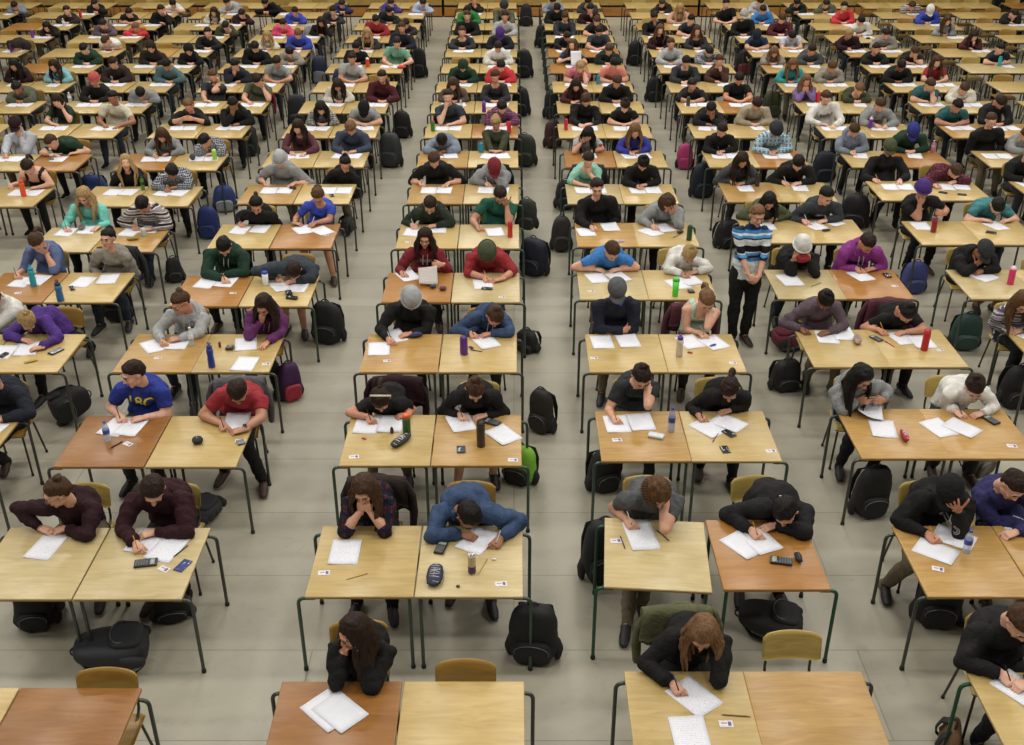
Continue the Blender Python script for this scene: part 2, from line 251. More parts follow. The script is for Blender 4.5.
# ------------------------------------------------------------------ camera
FPX = 1079.0; TH = math.radians(28.3); CXP = 514.0; CYP = 372.5
HD = 0.71                       # desk top height
HC = 3.213*W0 + HD              # camera height over the floor
CT, ST = math.cos(TH), math.sin(TH)
cam = bpy.data.cameras.new('camera'); camo = bpy.data.objects.new('camera', cam); COL.objects.link(camo)
camo.location = (0, 0, HC); camo.rotation_euler = (PI/2 - TH, 0, 0)
cam.lens = 36*FPX/1024; cam.sensor_width = 36; cam.shift_x = -2/1024; cam.clip_end = 200
SC.camera = camo
def ray(px, py):
    a, b = (px-CXP)/FPX, -(py-CYP)/FPX
    return np.array([a, CT + b*ST, -ST + b*CT])
def at_z(px, py, z):
    r = ray(px, py); t = (z-HC)/r[2]; return np.array([r[0]*t, r[1]*t, z])
def at_y(px, py, y):
    r = ray(px, py); t = y/r[1]; return np.array([r[0]*t, y, HC + r[2]*t])
def floor(px, py): return at_z(px, py, 0)
def desk(px, py):
    """the point of the desk top seen at a pixel, kept on the nearest desk"""
    q = at_z(px, py, HD); best = None
    for d in DESKS.values():
        cx = min(max(q[0], d['x']-.35), d['x']+.35); cy = min(max(q[1], d['yb']-.80), d['yb']-.05); e = math.hypot(cx-q[0], cy-q[1])
        if best is None or e < best[0]: best = (e, cx, cy)
    if best and best[0] < .6: q = np.array([best[1], best[2], HD])
    return q
# ------------------------------------------------------------------ colours and materials
def lin(h):
    h = h.lstrip('#'); c = [int(h[i:i+2], 16)/255 for i in (0, 2, 4)]
    return tuple(x/12.92 if x <= .04045 else ((x+.055)/1.055)**2.4 for x in c) + (1,)
HAIR = dict(blk='17120f', dbr='2b1b13', brn='47301f', lbr='76563a', bld='a88a5c', aub='5a3e24', gry='8a857c')
SKIN = ['c99a80', 'd0a288', 'c48e73', 'b98a70', '9a6b50', '7c523c', 'd2a68f']
TOP = dict(black='191817', blackish='1d1c1e', blackc='151516', maroond='2d131a', burg='33141b', burg2='4d1a22', plaidred='5a1a24', denim='34496a', greyd='57585a',
  navyp='2c2c5c', navyd='20232f', navyb='1d3350', royal='20348f', redt='a02733', charc='303236', grey='8a8c8c', white='d8d6cf', purple='4a2a7c',
  greyl='a5a6a6', purplem='642a60', mintg='a9c4b0', mauve='5e4d56', stripeg='8d8590', denim2='53638f', greyb='8b8478', greend='1e3a2b', slate='343d45',
  crimson='7a1d28', red='97222b', azure='2b74b8', magenta='862a83', aqua='6cc9b8', greyp='8f8788', cobalt='3149b8', greend2='263024', green='1d5a48',
  olive='4b5238', slate2='34383d', teal='3c7f84', plaidgrey='5a5f68', mint='88c3ac', charcg='44474a', plaidmar='54202e', greyl2='b3b6bf',
  maroonv='5b2e3a', navyg='3a4358', bluegrey='7a8494', olived='3c4029', cobalt2='34369a', plaidblue='5c93ad', creamt='cfc8b2', plaidbw='6e6c6a', plaidpur='6a3157',
  beige='a3957c', teal2='22575a', olgrey='565846', cream='cfc9b8', browng='5c4c42', lilac='7a5f97', aqua2='7ab5bd', brownd='2f2420', tealg='4c6a6d', redb='c42630',
  pinkp='b8626b', salmon='d57a6a', brown='4a3024', tealb='2a9a9c', mintd='6da287', greenk='1b2620', blueb='2a3fa6', pinkh='d23a63', greenb='2c7a3c', peach='cf9f86',
  indigo='3f3480', iceblue='a7b3cf', yellow='e3cf2c', redc='7d1f2a', redw='b9504a', olive2='5a5a3c', bluec='2a3180', sweater='c9ccc8', jeans='2b3442', khaki='6b5f4a', trousers='191a1d', skinp='b98a70', orange='d4582a', lime='9ccf3a', pink='d63a77', teal3='2aa0a6')
MATS = {}
def newmat(name):
    m = bpy.data.materials.new(name); m.use_nodes = True; nt = m.node_tree
    return m, nt, nt.nodes['Principled BSDF']
def N(nt, typ, **kw):
    n = nt.nodes.new(typ)
    for k, v in kw.items():
        if k.startswith('i_'):
            key = k[2:]; key = int(key) if key.isdigit() else key.replace('_', ' ')
            n.inputs[key].default_value = v
        else: setattr(n, k, v)
    return n
def coords(nt, scale=(1, 1, 1), rot=(0, 0, 0), kind='Object'):
    tc = N(nt, 'ShaderNodeTexCoord'); mp = N(nt, 'ShaderNodeMapping'); nt.links.new(tc.outputs[kind], mp.inputs[0])
    mp.inputs['Scale'].default_value = scale; mp.inputs['Rotation'].default_value = rot
    return mp.outputs[0]
def shade(c, f): return tuple(min(1, x*f) for x in c[:3]) + (1,)
def ramp2(nt, fac, c1, c2, p1=.35, p2=.65):
    r = N(nt, 'ShaderNodeValToRGB'); nt.links.new(fac, r.inputs[0])
    r.color_ramp.elements[0].color = c1; r.color_ramp.elements[1].color = c2
    r.color_ramp.elements[0].position = p1; r.color_ramp.elements[1].position = p2
    return r.outputs[0]
def bump(nt, b, h, s=.3, d=.01):
    bp = N(nt, 'ShaderNodeBump'); bp.inputs['Strength'].default_value = s; bp.inputs['Distance'].default_value = d
    nt.links.new(h, bp.inputs['Height']); nt.links.new(bp.outputs[0], b.inputs['Normal'])
def plain(key, hexc, rough=.5, metal=0, spec=.5, alpha=None):
    if key in MATS: return MATS[key]
    m, nt, b = newmat(key); c = lin(hexc)
    if key.startswith('bag_') and max(c[:3]) < .12: c = shade(c, .62)
    v = coords(nt, (14, 14, 14)); n = N(nt, 'ShaderNodeTexNoise'); nt.links.new(v, n.inputs['Vector'])
    nt.links.new(ramp2(nt, n.outputs['Fac'], shade(c, .88), shade(c, 1.1)), b.inputs['Base Color'])
    b.inputs['Roughness'].default_value = rough; b.inputs['Metallic'].default_value = metal; b.inputs['Specular IOR Level'].default_value = spec
    MATS[key] = m; return m
def cloth(name):
    key = 'cloth_'+name
    if key in MATS: return MATS[key]
    m, nt, b = newmat(key); c = lin(TOP[name]); g_ = (c[0]+c[1]+c[2])/3; c = tuple(x*.86+g_*.10 for x in c[:3])+(1,); v = coords(nt)
    n = N(nt, 'ShaderNodeTexNoise', i_Scale=11.0, i_Detail=5.0); nt.links.new(v, n.inputs['Vector'])
    base = ramp2(nt, n.outputs['Fac'], shade(c, .85), shade(c, 1.12))
    def band(axis, scale, lo, hi):
        w = N(nt, 'ShaderNodeTexWave', wave_type='BANDS', bands_direction=axis); w.inputs['Scale'].default_value = scale
        nt.links.new(v, w.inputs['Vector'])
        r = N(nt, 'ShaderNodeValToRGB'); nt.links.new(w.outputs['Fac'], r.inputs[0]); r.color_ramp.interpolation = 'CONSTANT'
        r.color_ramp.elements[0].color = (0, 0, 0, 1); r.color_ramp.elements[1].color = (1, 1, 1, 1); r.color_ramp.elements[1].position = lo
        return r.outputs[0]
    def mix(fac, a, bb):
        x = N(nt, 'ShaderNodeMix', data_type='RGBA'); nt.links.new(fac, x.inputs[0])
        for s, k in ((a, 6), (bb, 7)):
            if isinstance(s, tuple): x.inputs[k].default_value = s
            else: nt.links.new(s, x.inputs[k])
        return x.outputs[2]
    pl = dict(plaidred=('14182a', '141018'), plaidgrey=('24272d', 'b9bcc2'), plaidmar=('1b1016', '7b3040'), plaidblue=('bcd3dd', '2f5266'), plaidbw=('1c1b1b', 'c9c7c2'), plaidpur=('241424', 'a76a8c'))
    if name in pl:
        a, d = pl[name]
        base = mix(band('X', 5.2, .5, 0), base, lin(a)); base = mix(band('Z', 4.6, .6, 0), base, lin(a)); base = mix(band('Z', 13, .93, 0), base, lin(d)); base = mix(band('X', 13, .93, 0), base, lin(d))
    if name == 'stripeg':
        base = mix(band('Z', 6, .6, 0), base, lin('4a3f52')); base = mix(band('Z', 9, .85, 0), base, lin('c9c4c8'))
    if name == 'greyp':
        base = mix(band('Z', 5, .6, 0), base, lin('26222a')); base = mix(band('Z', 8, .8, 0), base, lin('cdc6c2'))
    if name == 'sweater':
        tc = N(nt, 'ShaderNodeSeparateXYZ'); nt.links.new(v, tc.inputs[0])
        mr = N(nt, 'ShaderNodeMapRange'); nt.links.new(tc.outputs[2], mr.inputs[0]); mr.inputs[1].default_value = .90; mr.inputs[2].default_value = 1.42
        r = N(nt, 'ShaderNodeValToRGB'); nt.links.new(mr.outputs[0], r.inputs[0]); r.color_ramp.interpolation = 'CONSTANT'; e = r.color_ramp.elements
        st = [(0, 'c9ccc8'), (.16, 'aab4b8'), (.20, 'c9ccc8'), (.30, '3d6fa0'), (.37, '1b2330'), (.42, '4f8cc0'), (.48, 'd0d2cc'), (.50, '15161a'), (.64, 'cfd1cc'), (.77, '1a1c22'), (.80, '4a8cc4'), (.85, 'cfd1cc'), (.89, '3d7db8'), (.95, '1f2f45')]
        e[0].position = 0; e[0].color = lin(st[0][1]); e[1].position = st[1][0]; e[1].color = lin(st[1][1])
        for p, h in st[2:]:
            q = e.new(p); q.color = lin(h)
        base = r.outputs[0]
    nt.links.new(base, b.inputs['Base Color']); b.inputs['Roughness'].default_value = .85; b.inputs['Specular IOR Level'].default_value = .25
    f = N(nt, 'ShaderNodeTexNoise', i_Scale=28.0, i_Detail=4.0, i_Distortion=.8); nt.links.new(v, f.inputs['Vector']); bump(nt, b, f.outputs['Fac'], .7, .02)
    MATS[key] = m; return m
def hairmat(k):
    key = 'hair_'+k
    if key in MATS: return MATS[key]
    m, nt, b = newmat(key); c = lin(HAIR[k]); v = coords(nt, (60, 60, 9))
    n = N(nt, 'ShaderNodeTexNoise', i_Scale=1.6, i_Detail=6.0, i_Distortion=.6); nt.links.new(v, n.inputs['Vector'])
    nt.links.new(ramp2(nt, n.outputs['Fac'], shade(c, .45), shade(c, 1.45), .3, .75), b.inputs['Base Color'])
    b.inputs['Roughness'].default_value = .55; b.inputs['Specular IOR Level'].default_value = .22; bump(nt, b, n.outputs['Fac'], .8, .012)
    MATS[key] = m; return m
def skinmat(i):
    key = 'skin_%d' % i
    if key in MATS: return MATS[key]
    m, nt, b = newmat(key); c = lin(SKIN[i]); v = coords(nt, (9, 9, 9)); n = N(nt, 'ShaderNodeTexNoise', i_Scale=1.4, i_Detail=3.0); nt.links.new(v, n.inputs['Vector'])
    nt.links.new(ramp2(nt, n.outputs['Fac'], (c[0]*.92, c[1]*.84, c[2]*.8, 1), shade(c, 1.05)), b.inputs['Base Color'])
    b.inputs['Roughness'].default_value = .5; b.inputs['Subsurface Weight'].default_value = .0; b.inputs['Specular IOR Level'].default_value = .35
    MATS[key] = m; return m
def woodmat(key, c1, c2, rough=.3, glue=True):
    if key in MATS: return MATS[key]
    m, nt, b = newmat(key); a, d = lin(c1), lin(c2)
    oi = N(nt, 'ShaderNodeObjectInfo'); tc = N(nt, 'ShaderNodeTexCoord'); ad = N(nt, 'ShaderNodeVectorMath', operation='MULTIPLY_ADD')
    cb = N(nt, 'ShaderNodeCombineXYZ')
    for k in (0, 1, 2): nt.links.new(oi.outputs['Random'], cb.inputs[k])
    ad.inputs[1].default_value = (37, 53, 11); nt.links.new(cb.outputs[0], ad.inputs[0]); nt.links.new(tc.outputs['Object'], ad.inputs[2])
    mp = N(nt, 'ShaderNodeMapping'); mp.inputs['Scale'].default_value = (1.3, 9, 9); nt.links.new(ad.outputs[0], mp.inputs[0])
    n = N(nt, 'ShaderNodeTexNoise', i_Scale=2.2, i_Detail=7.0, i_Distortion=1.2, i_Roughness=.6); nt.links.new(mp.outputs[0], n.inputs['Vector'])
    n2 = N(nt, 'ShaderNodeTexNoise', i_Scale=2.6, i_Detail=2.0); nt.links.new(ad.outputs[0], n2.inputs['Vector'])
    base = ramp2(nt, n.outputs['Fac'], a, d, .3, .72)
    x = N(nt, 'ShaderNodeMix', data_type='RGBA', blend_type='MULTIPLY'); x.inputs[0].default_value = .5
    nt.links.new(base, x.inputs[6]); nt.links.new(ramp2(nt, n2.outputs['Fac'], (.72, .68, .6, 1), (1, 1, 1, 1), .25, .5), x.inputs[7])
    hv = N(nt, 'ShaderNodeHueSaturation'); nt.links.new(x.outputs[2], hv.inputs['Color'])
    mr = N(nt, 'ShaderNodeMapRange'); nt.links.new(oi.outputs['Random'], mr.inputs[0]); mr.inputs[3].default_value = .93; mr.inputs[4].default_value = 1.06; nt.links.new(mr.outputs[0], hv.inputs['Value'])
    nt.links.new(hv.outputs[0], b.inputs['Base Color']); b.inputs['Roughness'].default_value = rough; b.inputs['Specular IOR Level'].default_value = .45
    bump(nt, b, n.outputs['Fac'], .06, .004); MATS[key] = m; return m
WPALE = woodmat('wood_pale', 'ad935b', 'c2a970'); WORANGE = woodmat('wood_orange', '93632c', 'ab7a3c'); WTAN = woodmat('wood_tan', 'a17b42', 'bb975a')
WBROWN = woodmat('wood_brown', '805426', '9a6a36'); WCREAM = woodmat('wood_cream', 'ae9b6c', 'c4b183')
WCHAIR = woodmat('wood_chair', '8a6a2c', 'a68240', .35)
WCHAIR2 = woodmat('wood_chair_yellow', '9a8444', 'b59c58', .35)
MGREEN = plain('metal_green', '46564c', .35, .5); MGREY = plain('metal_grey', '4c504a', .3, .6); MGREEN2 = plain('metal_bright_green', '24503a', .35, .4); RUB = plain('rubber', '1c1b1a', .8)
MCHR = plain('chair_metal', '45423a', .35, .6)
EDGE = plain('desk_edge', '9a7a48', .5)
def papermat(key='paper', col='e0e1e8', lines=True, dens=95.0):
    if key in MATS: return MATS[key]
    m, nt, b = newmat(key); v = coords(nt); c = lin(col)
    w = N(nt, 'ShaderNodeTexWave', wave_type='BANDS', bands_direction='Y'); w.inputs['Scale'].default_value = 22.0; nt.links.new(v, w.inputs['Vector'])
    n = N(nt, 'ShaderNodeTexNoise', i_Scale=dens, i_Detail=2.0); nt.links.new(v, n.inputs['Vector'])
    mu = N(nt, 'ShaderNodeMath', operation='MULTIPLY'); nt.links.new(w.outputs['Fac'], mu.inputs[0]); nt.links.new(n.outputs['Fac'], mu.inputs[1])
    sp = N(nt, 'ShaderNodeSeparateXYZ'); nt.links.new(v, sp.inputs[0])
    mm = N(nt, 'ShaderNodeMath', operation='ABSOLUTE'); nt.links.new(sp.outputs[0], mm.inputs[0])
    lt = N(nt, 'ShaderNodeMath', operation='LESS_THAN'); nt.links.new(mm.outputs[0], lt.inputs[0]); lt.inputs[1].default_value = .088
    m2 = N(nt, 'ShaderNodeMath', operation='MULTIPLY'); nt.links.new(mu.outputs[0], m2.inputs[0]); nt.links.new(lt.outputs[0], m2.inputs[1])
    nt.links.new(ramp2(nt, m2.outputs[0], c, shade(c, .62 if lines else .97), .38, .62), b.inputs['Base Color']); b.inputs['Roughness'].default_value = .7; b.inputs['Specular IOR Level'].default_value = .2
    MATS[key] = m; return m
PAPER = papermat(); PAPER2 = papermat('paper_lined', 'dcdde4', True, 40.0)
def glassmat(key, hexc, alpha=.5, rough=.12):
    if key in MATS: return MATS[key]
    m, nt, b = newmat(key); c = lin(hexc); v = coords(nt, (8, 8, 8)); n = N(nt, 'ShaderNodeTexNoise'); nt.links.new(v, n.inputs['Vector'])
    nt.links.new(ramp2(nt, n.outputs['Fac'], shade(c, .95), shade(c, 1.05)), b.inputs['Base Color'])
    b.inputs['Roughness'].default_value = rough; b.inputs['Alpha'].default_value = alpha; MATS[key] = m; return m
# ------------------------------------------------------------------ mesh data in numpy
class MD:
    __slots__ = ('V', 'L', 'S', 'M')
    def __init__(s, V=None, L=None, S=None, M=None):
        s.V = np.zeros((0, 3)) if V is None else V; s.L = np.zeros(0, int) if L is None else L
        s.S = np.zeros(0, int) if S is None else S; s.M = np.zeros(len(s.S), int) if M is None else M
    def tf(s, R, t=(0, 0, 0)): return MD(s.V @ np.asarray(R).T + np.asarray(t), s.L, s.S, s.M)
    def mat(s, k): return MD(s.V, s.L, s.S, np.full(len(s.S), k))
    def flip(s):
        L = s.L.copy(); e = np.cumsum(s.S)
        for a, n in zip(e-s.S, s.S): L[a:a+n] = L[a:a+n][::-1]
        return MD(s.V, L, s.S, s.M)
def join(*ms):
    V, L, S, M = [], [], [], []; o = 0
    for m in ms:
        if m is None: continue
        V.append(m.V); L.append(m.L + o); S.append(m.S); M.append(m.M); o += len(m.V)
    return MD(np.concatenate(V), np.concatenate(L), np.concatenate(S), np.concatenate(M))
def to_mesh(name, md, mats, smooth=True):
    me = bpy.data.meshes.new(name)
    me.vertices.add(len(md.V)); me.vertices.foreach_set('co', md.V.astype(np.float32).ravel())
    me.loops.add(len(md.L)); me.loops.foreach_set('vertex_index', md.L.astype(np.int32))
    st = (np.cumsum(md.S)-md.S).astype(np.int32)
    me.polygons.add(len(md.S)); me.polygons.foreach_set('loop_start', st)
    if len(mats) > 1: me.polygons.foreach_set('material_index', md.M.astype(np.int32))
    me.polygons.foreach_set('use_smooth', np.full(len(md.S), smooth))
    for m in mats: me.materials.append(m)
    me.update(calc_edges=True); me.validate()
    return me
def link(name, me, parent=None, loc=None, rot=None):
    o = bpy.data.objects.new(name, me); COL.objects.link(o)
    if parent is not None: o.parent = parent
    if loc is not None: o.location = loc
    if rot is not None: o.rotation_euler = rot
    return o
def ob(name, md, mats, parent=None, loc=None, rot=None, smooth=True):
    if not isinstance(mats, (list, tuple)): mats = [mats]
    return link(name, to_mesh(name, md, mats, smooth), parent, loc, rot)
def tag(o, label, cat, group=None, kind=None):
    o['label'] = label
    if cat: o['category'] = cat
    if group: o['group'] = group
    if kind: o['kind'] = kind
    return o
def empty(name, loc, rz=0):
    o = bpy.data.objects.new(name, None); COL.objects.link(o); o.location = loc; o.rotation_euler = (0, 0, rz); o.empty_display_size = .05; return o
def copy_tree(o, parent=None):
    c = o.copy(); COL.objects.link(c)
    if parent is not None: c.parent = parent
    for ch in KIDS.get(o, None) or list(o.children): copy_tree(ch, c)
    return c
KIDS = {}
def freeze(o):      # children lists looked up once, since o.children walks the whole scene
    k = list(o.children); KIDS[o] = k
    for ch in k: freeze(ch)
def quads(n_u, n_v, wrap_u=True):
    q = []
    for j in range(n_v-1):
        for i in range(n_u if wrap_u else n_u-1):
            a, b = j*n_u+i, j*n_u+(i+1) % n_u
            q += [a, b, b+n_u, a+n_u]
    return q
def unit(v):
    v = np.asarray(v, float); n = np.linalg.norm(v); return v/n if n > 1e-9 else np.array([0, 0, 1.])
def loft(pts, rad, n=12, up=(0, 0, 1), caps=True, lat=None):
    """closed tube through pts; rad: number or (a, b) per point; a lies along lat (sideways), b across"""
    pts = np.asarray(pts, float); m = len(pts); rings = []
    rr = [(r, r) if np.isscalar(r) else r for r in rad]
    T = [unit(pts[min(i+1, m-1)] - pts[max(i-1, 0)]) for i in range(m)]
    if lat is None:
        ref = np.array(up, float)
        if abs(T[0] @ ref) > .95: ref = np.array([0, 1., 0])
        x = unit(np.cross(ref, T[0]))
    else: x = np.array(lat, float)
    P, Rr, X, Tt = list(pts), list(rr), [], []
    for i in range(m):
        x = unit(x - (x @ T[i])*T[i]); X.append(x)
    if caps:    # round ends
        for end in (0, -1):
            s = -1 if end == 0 else 1; a, b = rr[end]; t = T[end]; c = min(a, b)
            for k, (dz, sc) in enumerate(((.5, .866), (.85, .52), (.98, .17))):
                p = pts[end] + s*t*c*dz; r = (a*sc, b*sc)
                if end == 0: P.insert(0, p); Rr.insert(0, r); X.insert(0, X[k*0]); T.insert(0, T[0])
                else: P.append(p); Rr.append(r); X.append(X[-1]); T.append(T[-1])
    for p, (a, b), x, t in zip(P, Rr, X, T):
        y = np.cross(t, x)
        for k in range(n):
            u = 2*PI*k/n; rings.append(p + x*a*math.cos(u) + y*b*math.sin(u))
    m2 = len(P); V = np.array(rings); L = quads(n, m2); S = [4]*((m2-1)*n)
    L += list(range(n))[::-1] + list(range((m2-1)*n, m2*n)); S += [n, n]
    return MD(V, np.array(L), np.array(S))
def tube(pts, r, n=8, caps=False):
    m = loft(pts, [r]*len(pts), n, caps=caps); return m
def fillet(p, r=.05, k=5):
    """polyline with its corners rounded"""
    p = [np.array(q, float) for q in p]; out = [p[0]]
    for i in range(1, len(p)-1):
        a, b = unit(p[i-1]-p[i]), unit(p[i+1]-p[i]); rr = min(r, np.linalg.norm(p[i-1]-p[i])*.49, np.linalg.norm(p[i+1]-p[i])*.49)
        s, e = p[i]+a*rr, p[i]+b*rr
        for j in range(k+1):
            t = j/k; out.append((1-t)**2*s + 2*t*(1-t)*p[i] + t*t*e)
    out.append(p[-1]); return out
def ell(c, r, R=None, nu=16, nv=10):
    V = []
    for j in range(nv+1):
        a = PI*(.04+.92*j/nv) if 0 else PI*j/nv
        a = min(max(a, .12), PI-.12)
        for i in range(nu):
            u = 2*PI*i/nu; V.append((math.sin(a)*math.cos(u), math.sin(a)*math.sin(u), math.cos(a)))
    V = np.array(V)*np.array(r)
    if R is not None: V = V @ np.asarray(R).T
    V = V + np.array(c); L = quads(nu, nv+1); L = [x for q in range(0, len(L), 4) for x in L[q:q+4][::-1]]
    S = [4]*(nv*nu); L += list(range(nu)) + list(range(nv*nu, (nv+1)*nu))[::-1]; S += [nu, nu]
    return MD(V, np.array(L), np.array(S))
def rbox(c, s, r=.01, k=2, R=None):
    """box with rounded edges: a superquadric-like stretched grid"""
    s = np.array(s, float)/2; r = min(r, s.min()*.98); V = {}; out = []; L = []
    ts = [-1] + [0]; a = [math.sin(PI/2*i/k) for i in range(k+1)]
    g = lambda h: [-h] + [-(h-r) - r*math.cos(PI/2*i/k)*0 for i in ()]
    def axis(h):
        v = [-(h-r) - r*math.sin(PI/2*(k-i)/k) for i in range(k)] + [-(h-r), (h-r)] + [(h-r)+r*math.sin(PI/2*(i+1)/k) for i in range(k)]
        return v
    ax = [axis(h) for h in s]; n = len(ax[0])
    def vid(i, j, l):
        key = (i, j, l)
        if key not in V:
            p = np.array([ax[0][i], ax[1][j], ax[2][l]]); inner = np.clip(p, -(s-r), s-r); d = p-inner; m = np.linalg.norm(d)
            if m > 1e-9: p = inner + d/m*r
            V[key] = len(out); out.append(p)
        return V[key]
    for a_ in range(n-1):
        for b_ in range(n-1):
            for e in (0, n-1):
                f = [(e, a_, b_), (e, a_+1, b_), (e, a_+1, b_+1), (e, a_, b_+1)]
                q = [vid(*t) for t in f]; L += q if e else q[::-1]
                f = [(a_, e, b_), (a_, e, b_+1), (a_+1, e, b_+1), (a_+1, e, b_)]
                q = [vid(*t) for t in f]; L += q if e else q[::-1]
                f = [(a_, b_, e), (a_+1, b_, e), (a_+1, b_+1, e), (a_, b_+1, e)]
                q = [vid(*t) for t in f]; L += q if e else q[::-1]
    P = np.array(out)
    if R is not None: P = P @ np.asarray(R).T
    return MD(P + np.array(c, float), np.array(L), np.full(len(L)//4, 4))
def lathe(prof, n=16, c=(0, 0, 0)):
    prof = [(max(r, .0004), z) for r, z in prof]; V = []
    for r, z in prof:
        for i in range(n):
            u = 2*PI*i/n; V.append((r*math.cos(u)+c[0], r*math.sin(u)+c[1], z+c[2]))
    m = len(prof); L = quads(n, m) + list(range(n))[::-1] + list(range((m-1)*n, m*n))
    return MD(np.array(V), np.array(L), np.array([4]*((m-1)*n) + [n, n]))
def rotm(ax, a):
    return np.array(Matrix.Rotation(a, 3, ax))
def wob(P, amp, freq, seed=0, k=7):
    """cheap smooth vector-free noise"""
    r = np.random.RandomState(seed); out = np.zeros(len(P))
    for i in range(k):
        d = r.normal(size=3); d /= np.linalg.norm(d); f = freq*(.6+r.rand()*1.6)
        out += np.sin(P @ d*f + r.rand()*6.28 + 1.3*np.sin(P @ r.normal(size=3)*f*.35))/(1+.3*i)
    return out*amp/2.2
# -------------------- batch voxel remesh: queue closed shapes, evaluate them all in one go
REM = []
def queue(md, voxel, smooth=3): REM.append((md, voxel, smooth)); return len(REM)-1
def run_remesh():
    obs = []
    for i, (md, vx, sm) in enumerate(REM):
        me = to_mesh('tmp', md, []); o = bpy.data.objects.new('tmp', me); COL.objects.link(o)
        m = o.modifiers.new('r', 'REMESH'); m.mode = 'VOXEL'; m.voxel_size = vx
        if sm:
            s = o.modifiers.new('s', 'SMOOTH'); s.factor = .5; s.iterations = sm
        obs.append(o)
    bpy.context.view_layer.update(); dg = bpy.context.evaluated_depsgraph_get(); out = []
    for o in obs:
        ev = o.evaluated_get(dg); me = ev.data
        V = np.empty(len(me.vertices)*3, np.float32); me.vertices.foreach_get('co', V)
        L = np.empty(len(me.loops), np.int32); me.loops.foreach_get('vertex_index', L)
        S = np.empty(len(me.polygons), np.int32); me.polygons.foreach_get('loop_total', S)
        out.append(MD(V.reshape(-1, 3).astype(float), L.astype(int), S.astype(int)))
    for o in obs:
        me = o.data; bpy.data.objects.remove(o); bpy.data.meshes.remove(me)
    REM.clear(); return out
def vnormals(md):
    q = md.L.reshape(-1, 4) if (md.S == 4).all() else None
    nrm = np.zeros_like(md.V)
    if q is not None:
        n = np.cross(md.V[q[:, 2]]-md.V[q[:, 0]], md.V[q[:, 3]]-md.V[q[:, 1]])
        for k in range(4): np.add.at(nrm, q[:, k], n)
    l = np.linalg.norm(nrm, axis=1); l[l == 0] = 1
    return nrm/l[:, None]
def shell(md, nrm, vmask, off, hem=True, snap=None):
    """the faces whose corners all lie in vmask, lifted off the body, with a hem folded back to it"""
    q = md.L.reshape(-1, 4); f = vmask[q].all(axis=1); q = q[f]
    if len(q) == 0: return None
    used = np.unique(q); idx = -np.ones(len(md.V), int); idx[used] = np.arange(len(used)); q2 = idx[q]
    V = md.V[used] + nrm[used]*np.asarray(off)[used][:, None] if not np.isscalar(off) else md.V[used] + nrm[used]*off
    if hem:
        e = np.concatenate([q2[:, [0, 1]], q2[:, [1, 2]], q2[:, [2, 3]], q2[:, [3, 0]]])
        k = e.min(1).astype(np.int64)*len(used) + e.max(1); u, inv, cnt = np.unique(k, return_inverse=True, return_counts=True)
        b = e[cnt[inv] == 1]; bv = np.unique(b)
        if snap is not None: V[bv] += snap[used][bv]
        m = -np.ones(len(used), int); m[bv] = np.arange(len(bv)) + len(used)
        V = np.concatenate([V, md.V[used][bv] - nrm[used][bv]*.002 + (0 if snap is None else snap[used][bv])]); q2 = np.concatenate([q2, np.stack([b[:, 1], b[:, 0], m[b[:, 0]], m[b[:, 1]]], 1)])
    return MD(V, q2.ravel(), np.full(len(q2), 4))

# ------------------------------------------------------------------ heads, hands
LOD = [dict(head=.0055, hand=.0042, body=.0115), dict(head=.008, hand=.0065, body=.015), dict(head=.011, hand=.010, body=.019), dict(head=.016, hand=.014, body=.026)]
def head_raw(fem):
    j = .93 if fem else 1.0
    p = [ell((0, .014, .028), (.077, .096, .088)), ell((0, -.022, -.045), (.056*j, .066, .064)), ell((0, -.030, -.012), (.064*j, .064, .062)),
         ell((0, -.072, -.088), (.022, .018, .016)), loft([(0, -.088, .022), (0, -.100, .002), (0, -.108, -.017)], [.008, .010, .0125], 10),
         ell((-.012, -.098, -.022), (.009, .010, .008)), ell((.012, -.098, -.022), (.009, .010, .008)),
         ell((0, -.091, -.047), (.022, .012, .006)), ell((0, -.089, -.058), (.020, .012, .007)),
         loft([(-.040, -.077, .036), (0, -.090, .036), (.040, -.077, .036)], [.008, .009, .008], 8),
         ell((-.036, -.066, -.020), (.022, .020, .018)), ell((.036, -.066, -.020), (.022, .020, .018)),
         loft([(0, .020, -.04), (0, .026, -.09), (0, .030, -.125)], [(.049*j, .050), (.045*j, .046), (.040*j, .040)], 14, lat=(1, 0, 0))]
    for s in (-1, 1):
        p.append(loft([(s*.078, .004, .020), (s*.083, .012, .004), (s*.080, .006, -.020)], [(.006, .014), (.007, .018), (.006, .010)], 10))
    return join(*p)
def finger(base, d, up, lens, bends, r):
    d = unit(d); up = unit(np.asarray(up)-(np.asarray(up) @ d)*d); pts = [np.array(base, float)]
    for l, b in zip(lens, bends):
        a = math.radians(b); d, up = unit(d*math.cos(a) - up*math.sin(a)), unit(up*math.cos(a) + d*math.sin(a)); pts.append(pts[-1] + d*l)
    rr = [r*1.08] + [r]*(len(lens)-1) + [r*.85]
    return loft(pts, rr, 10)
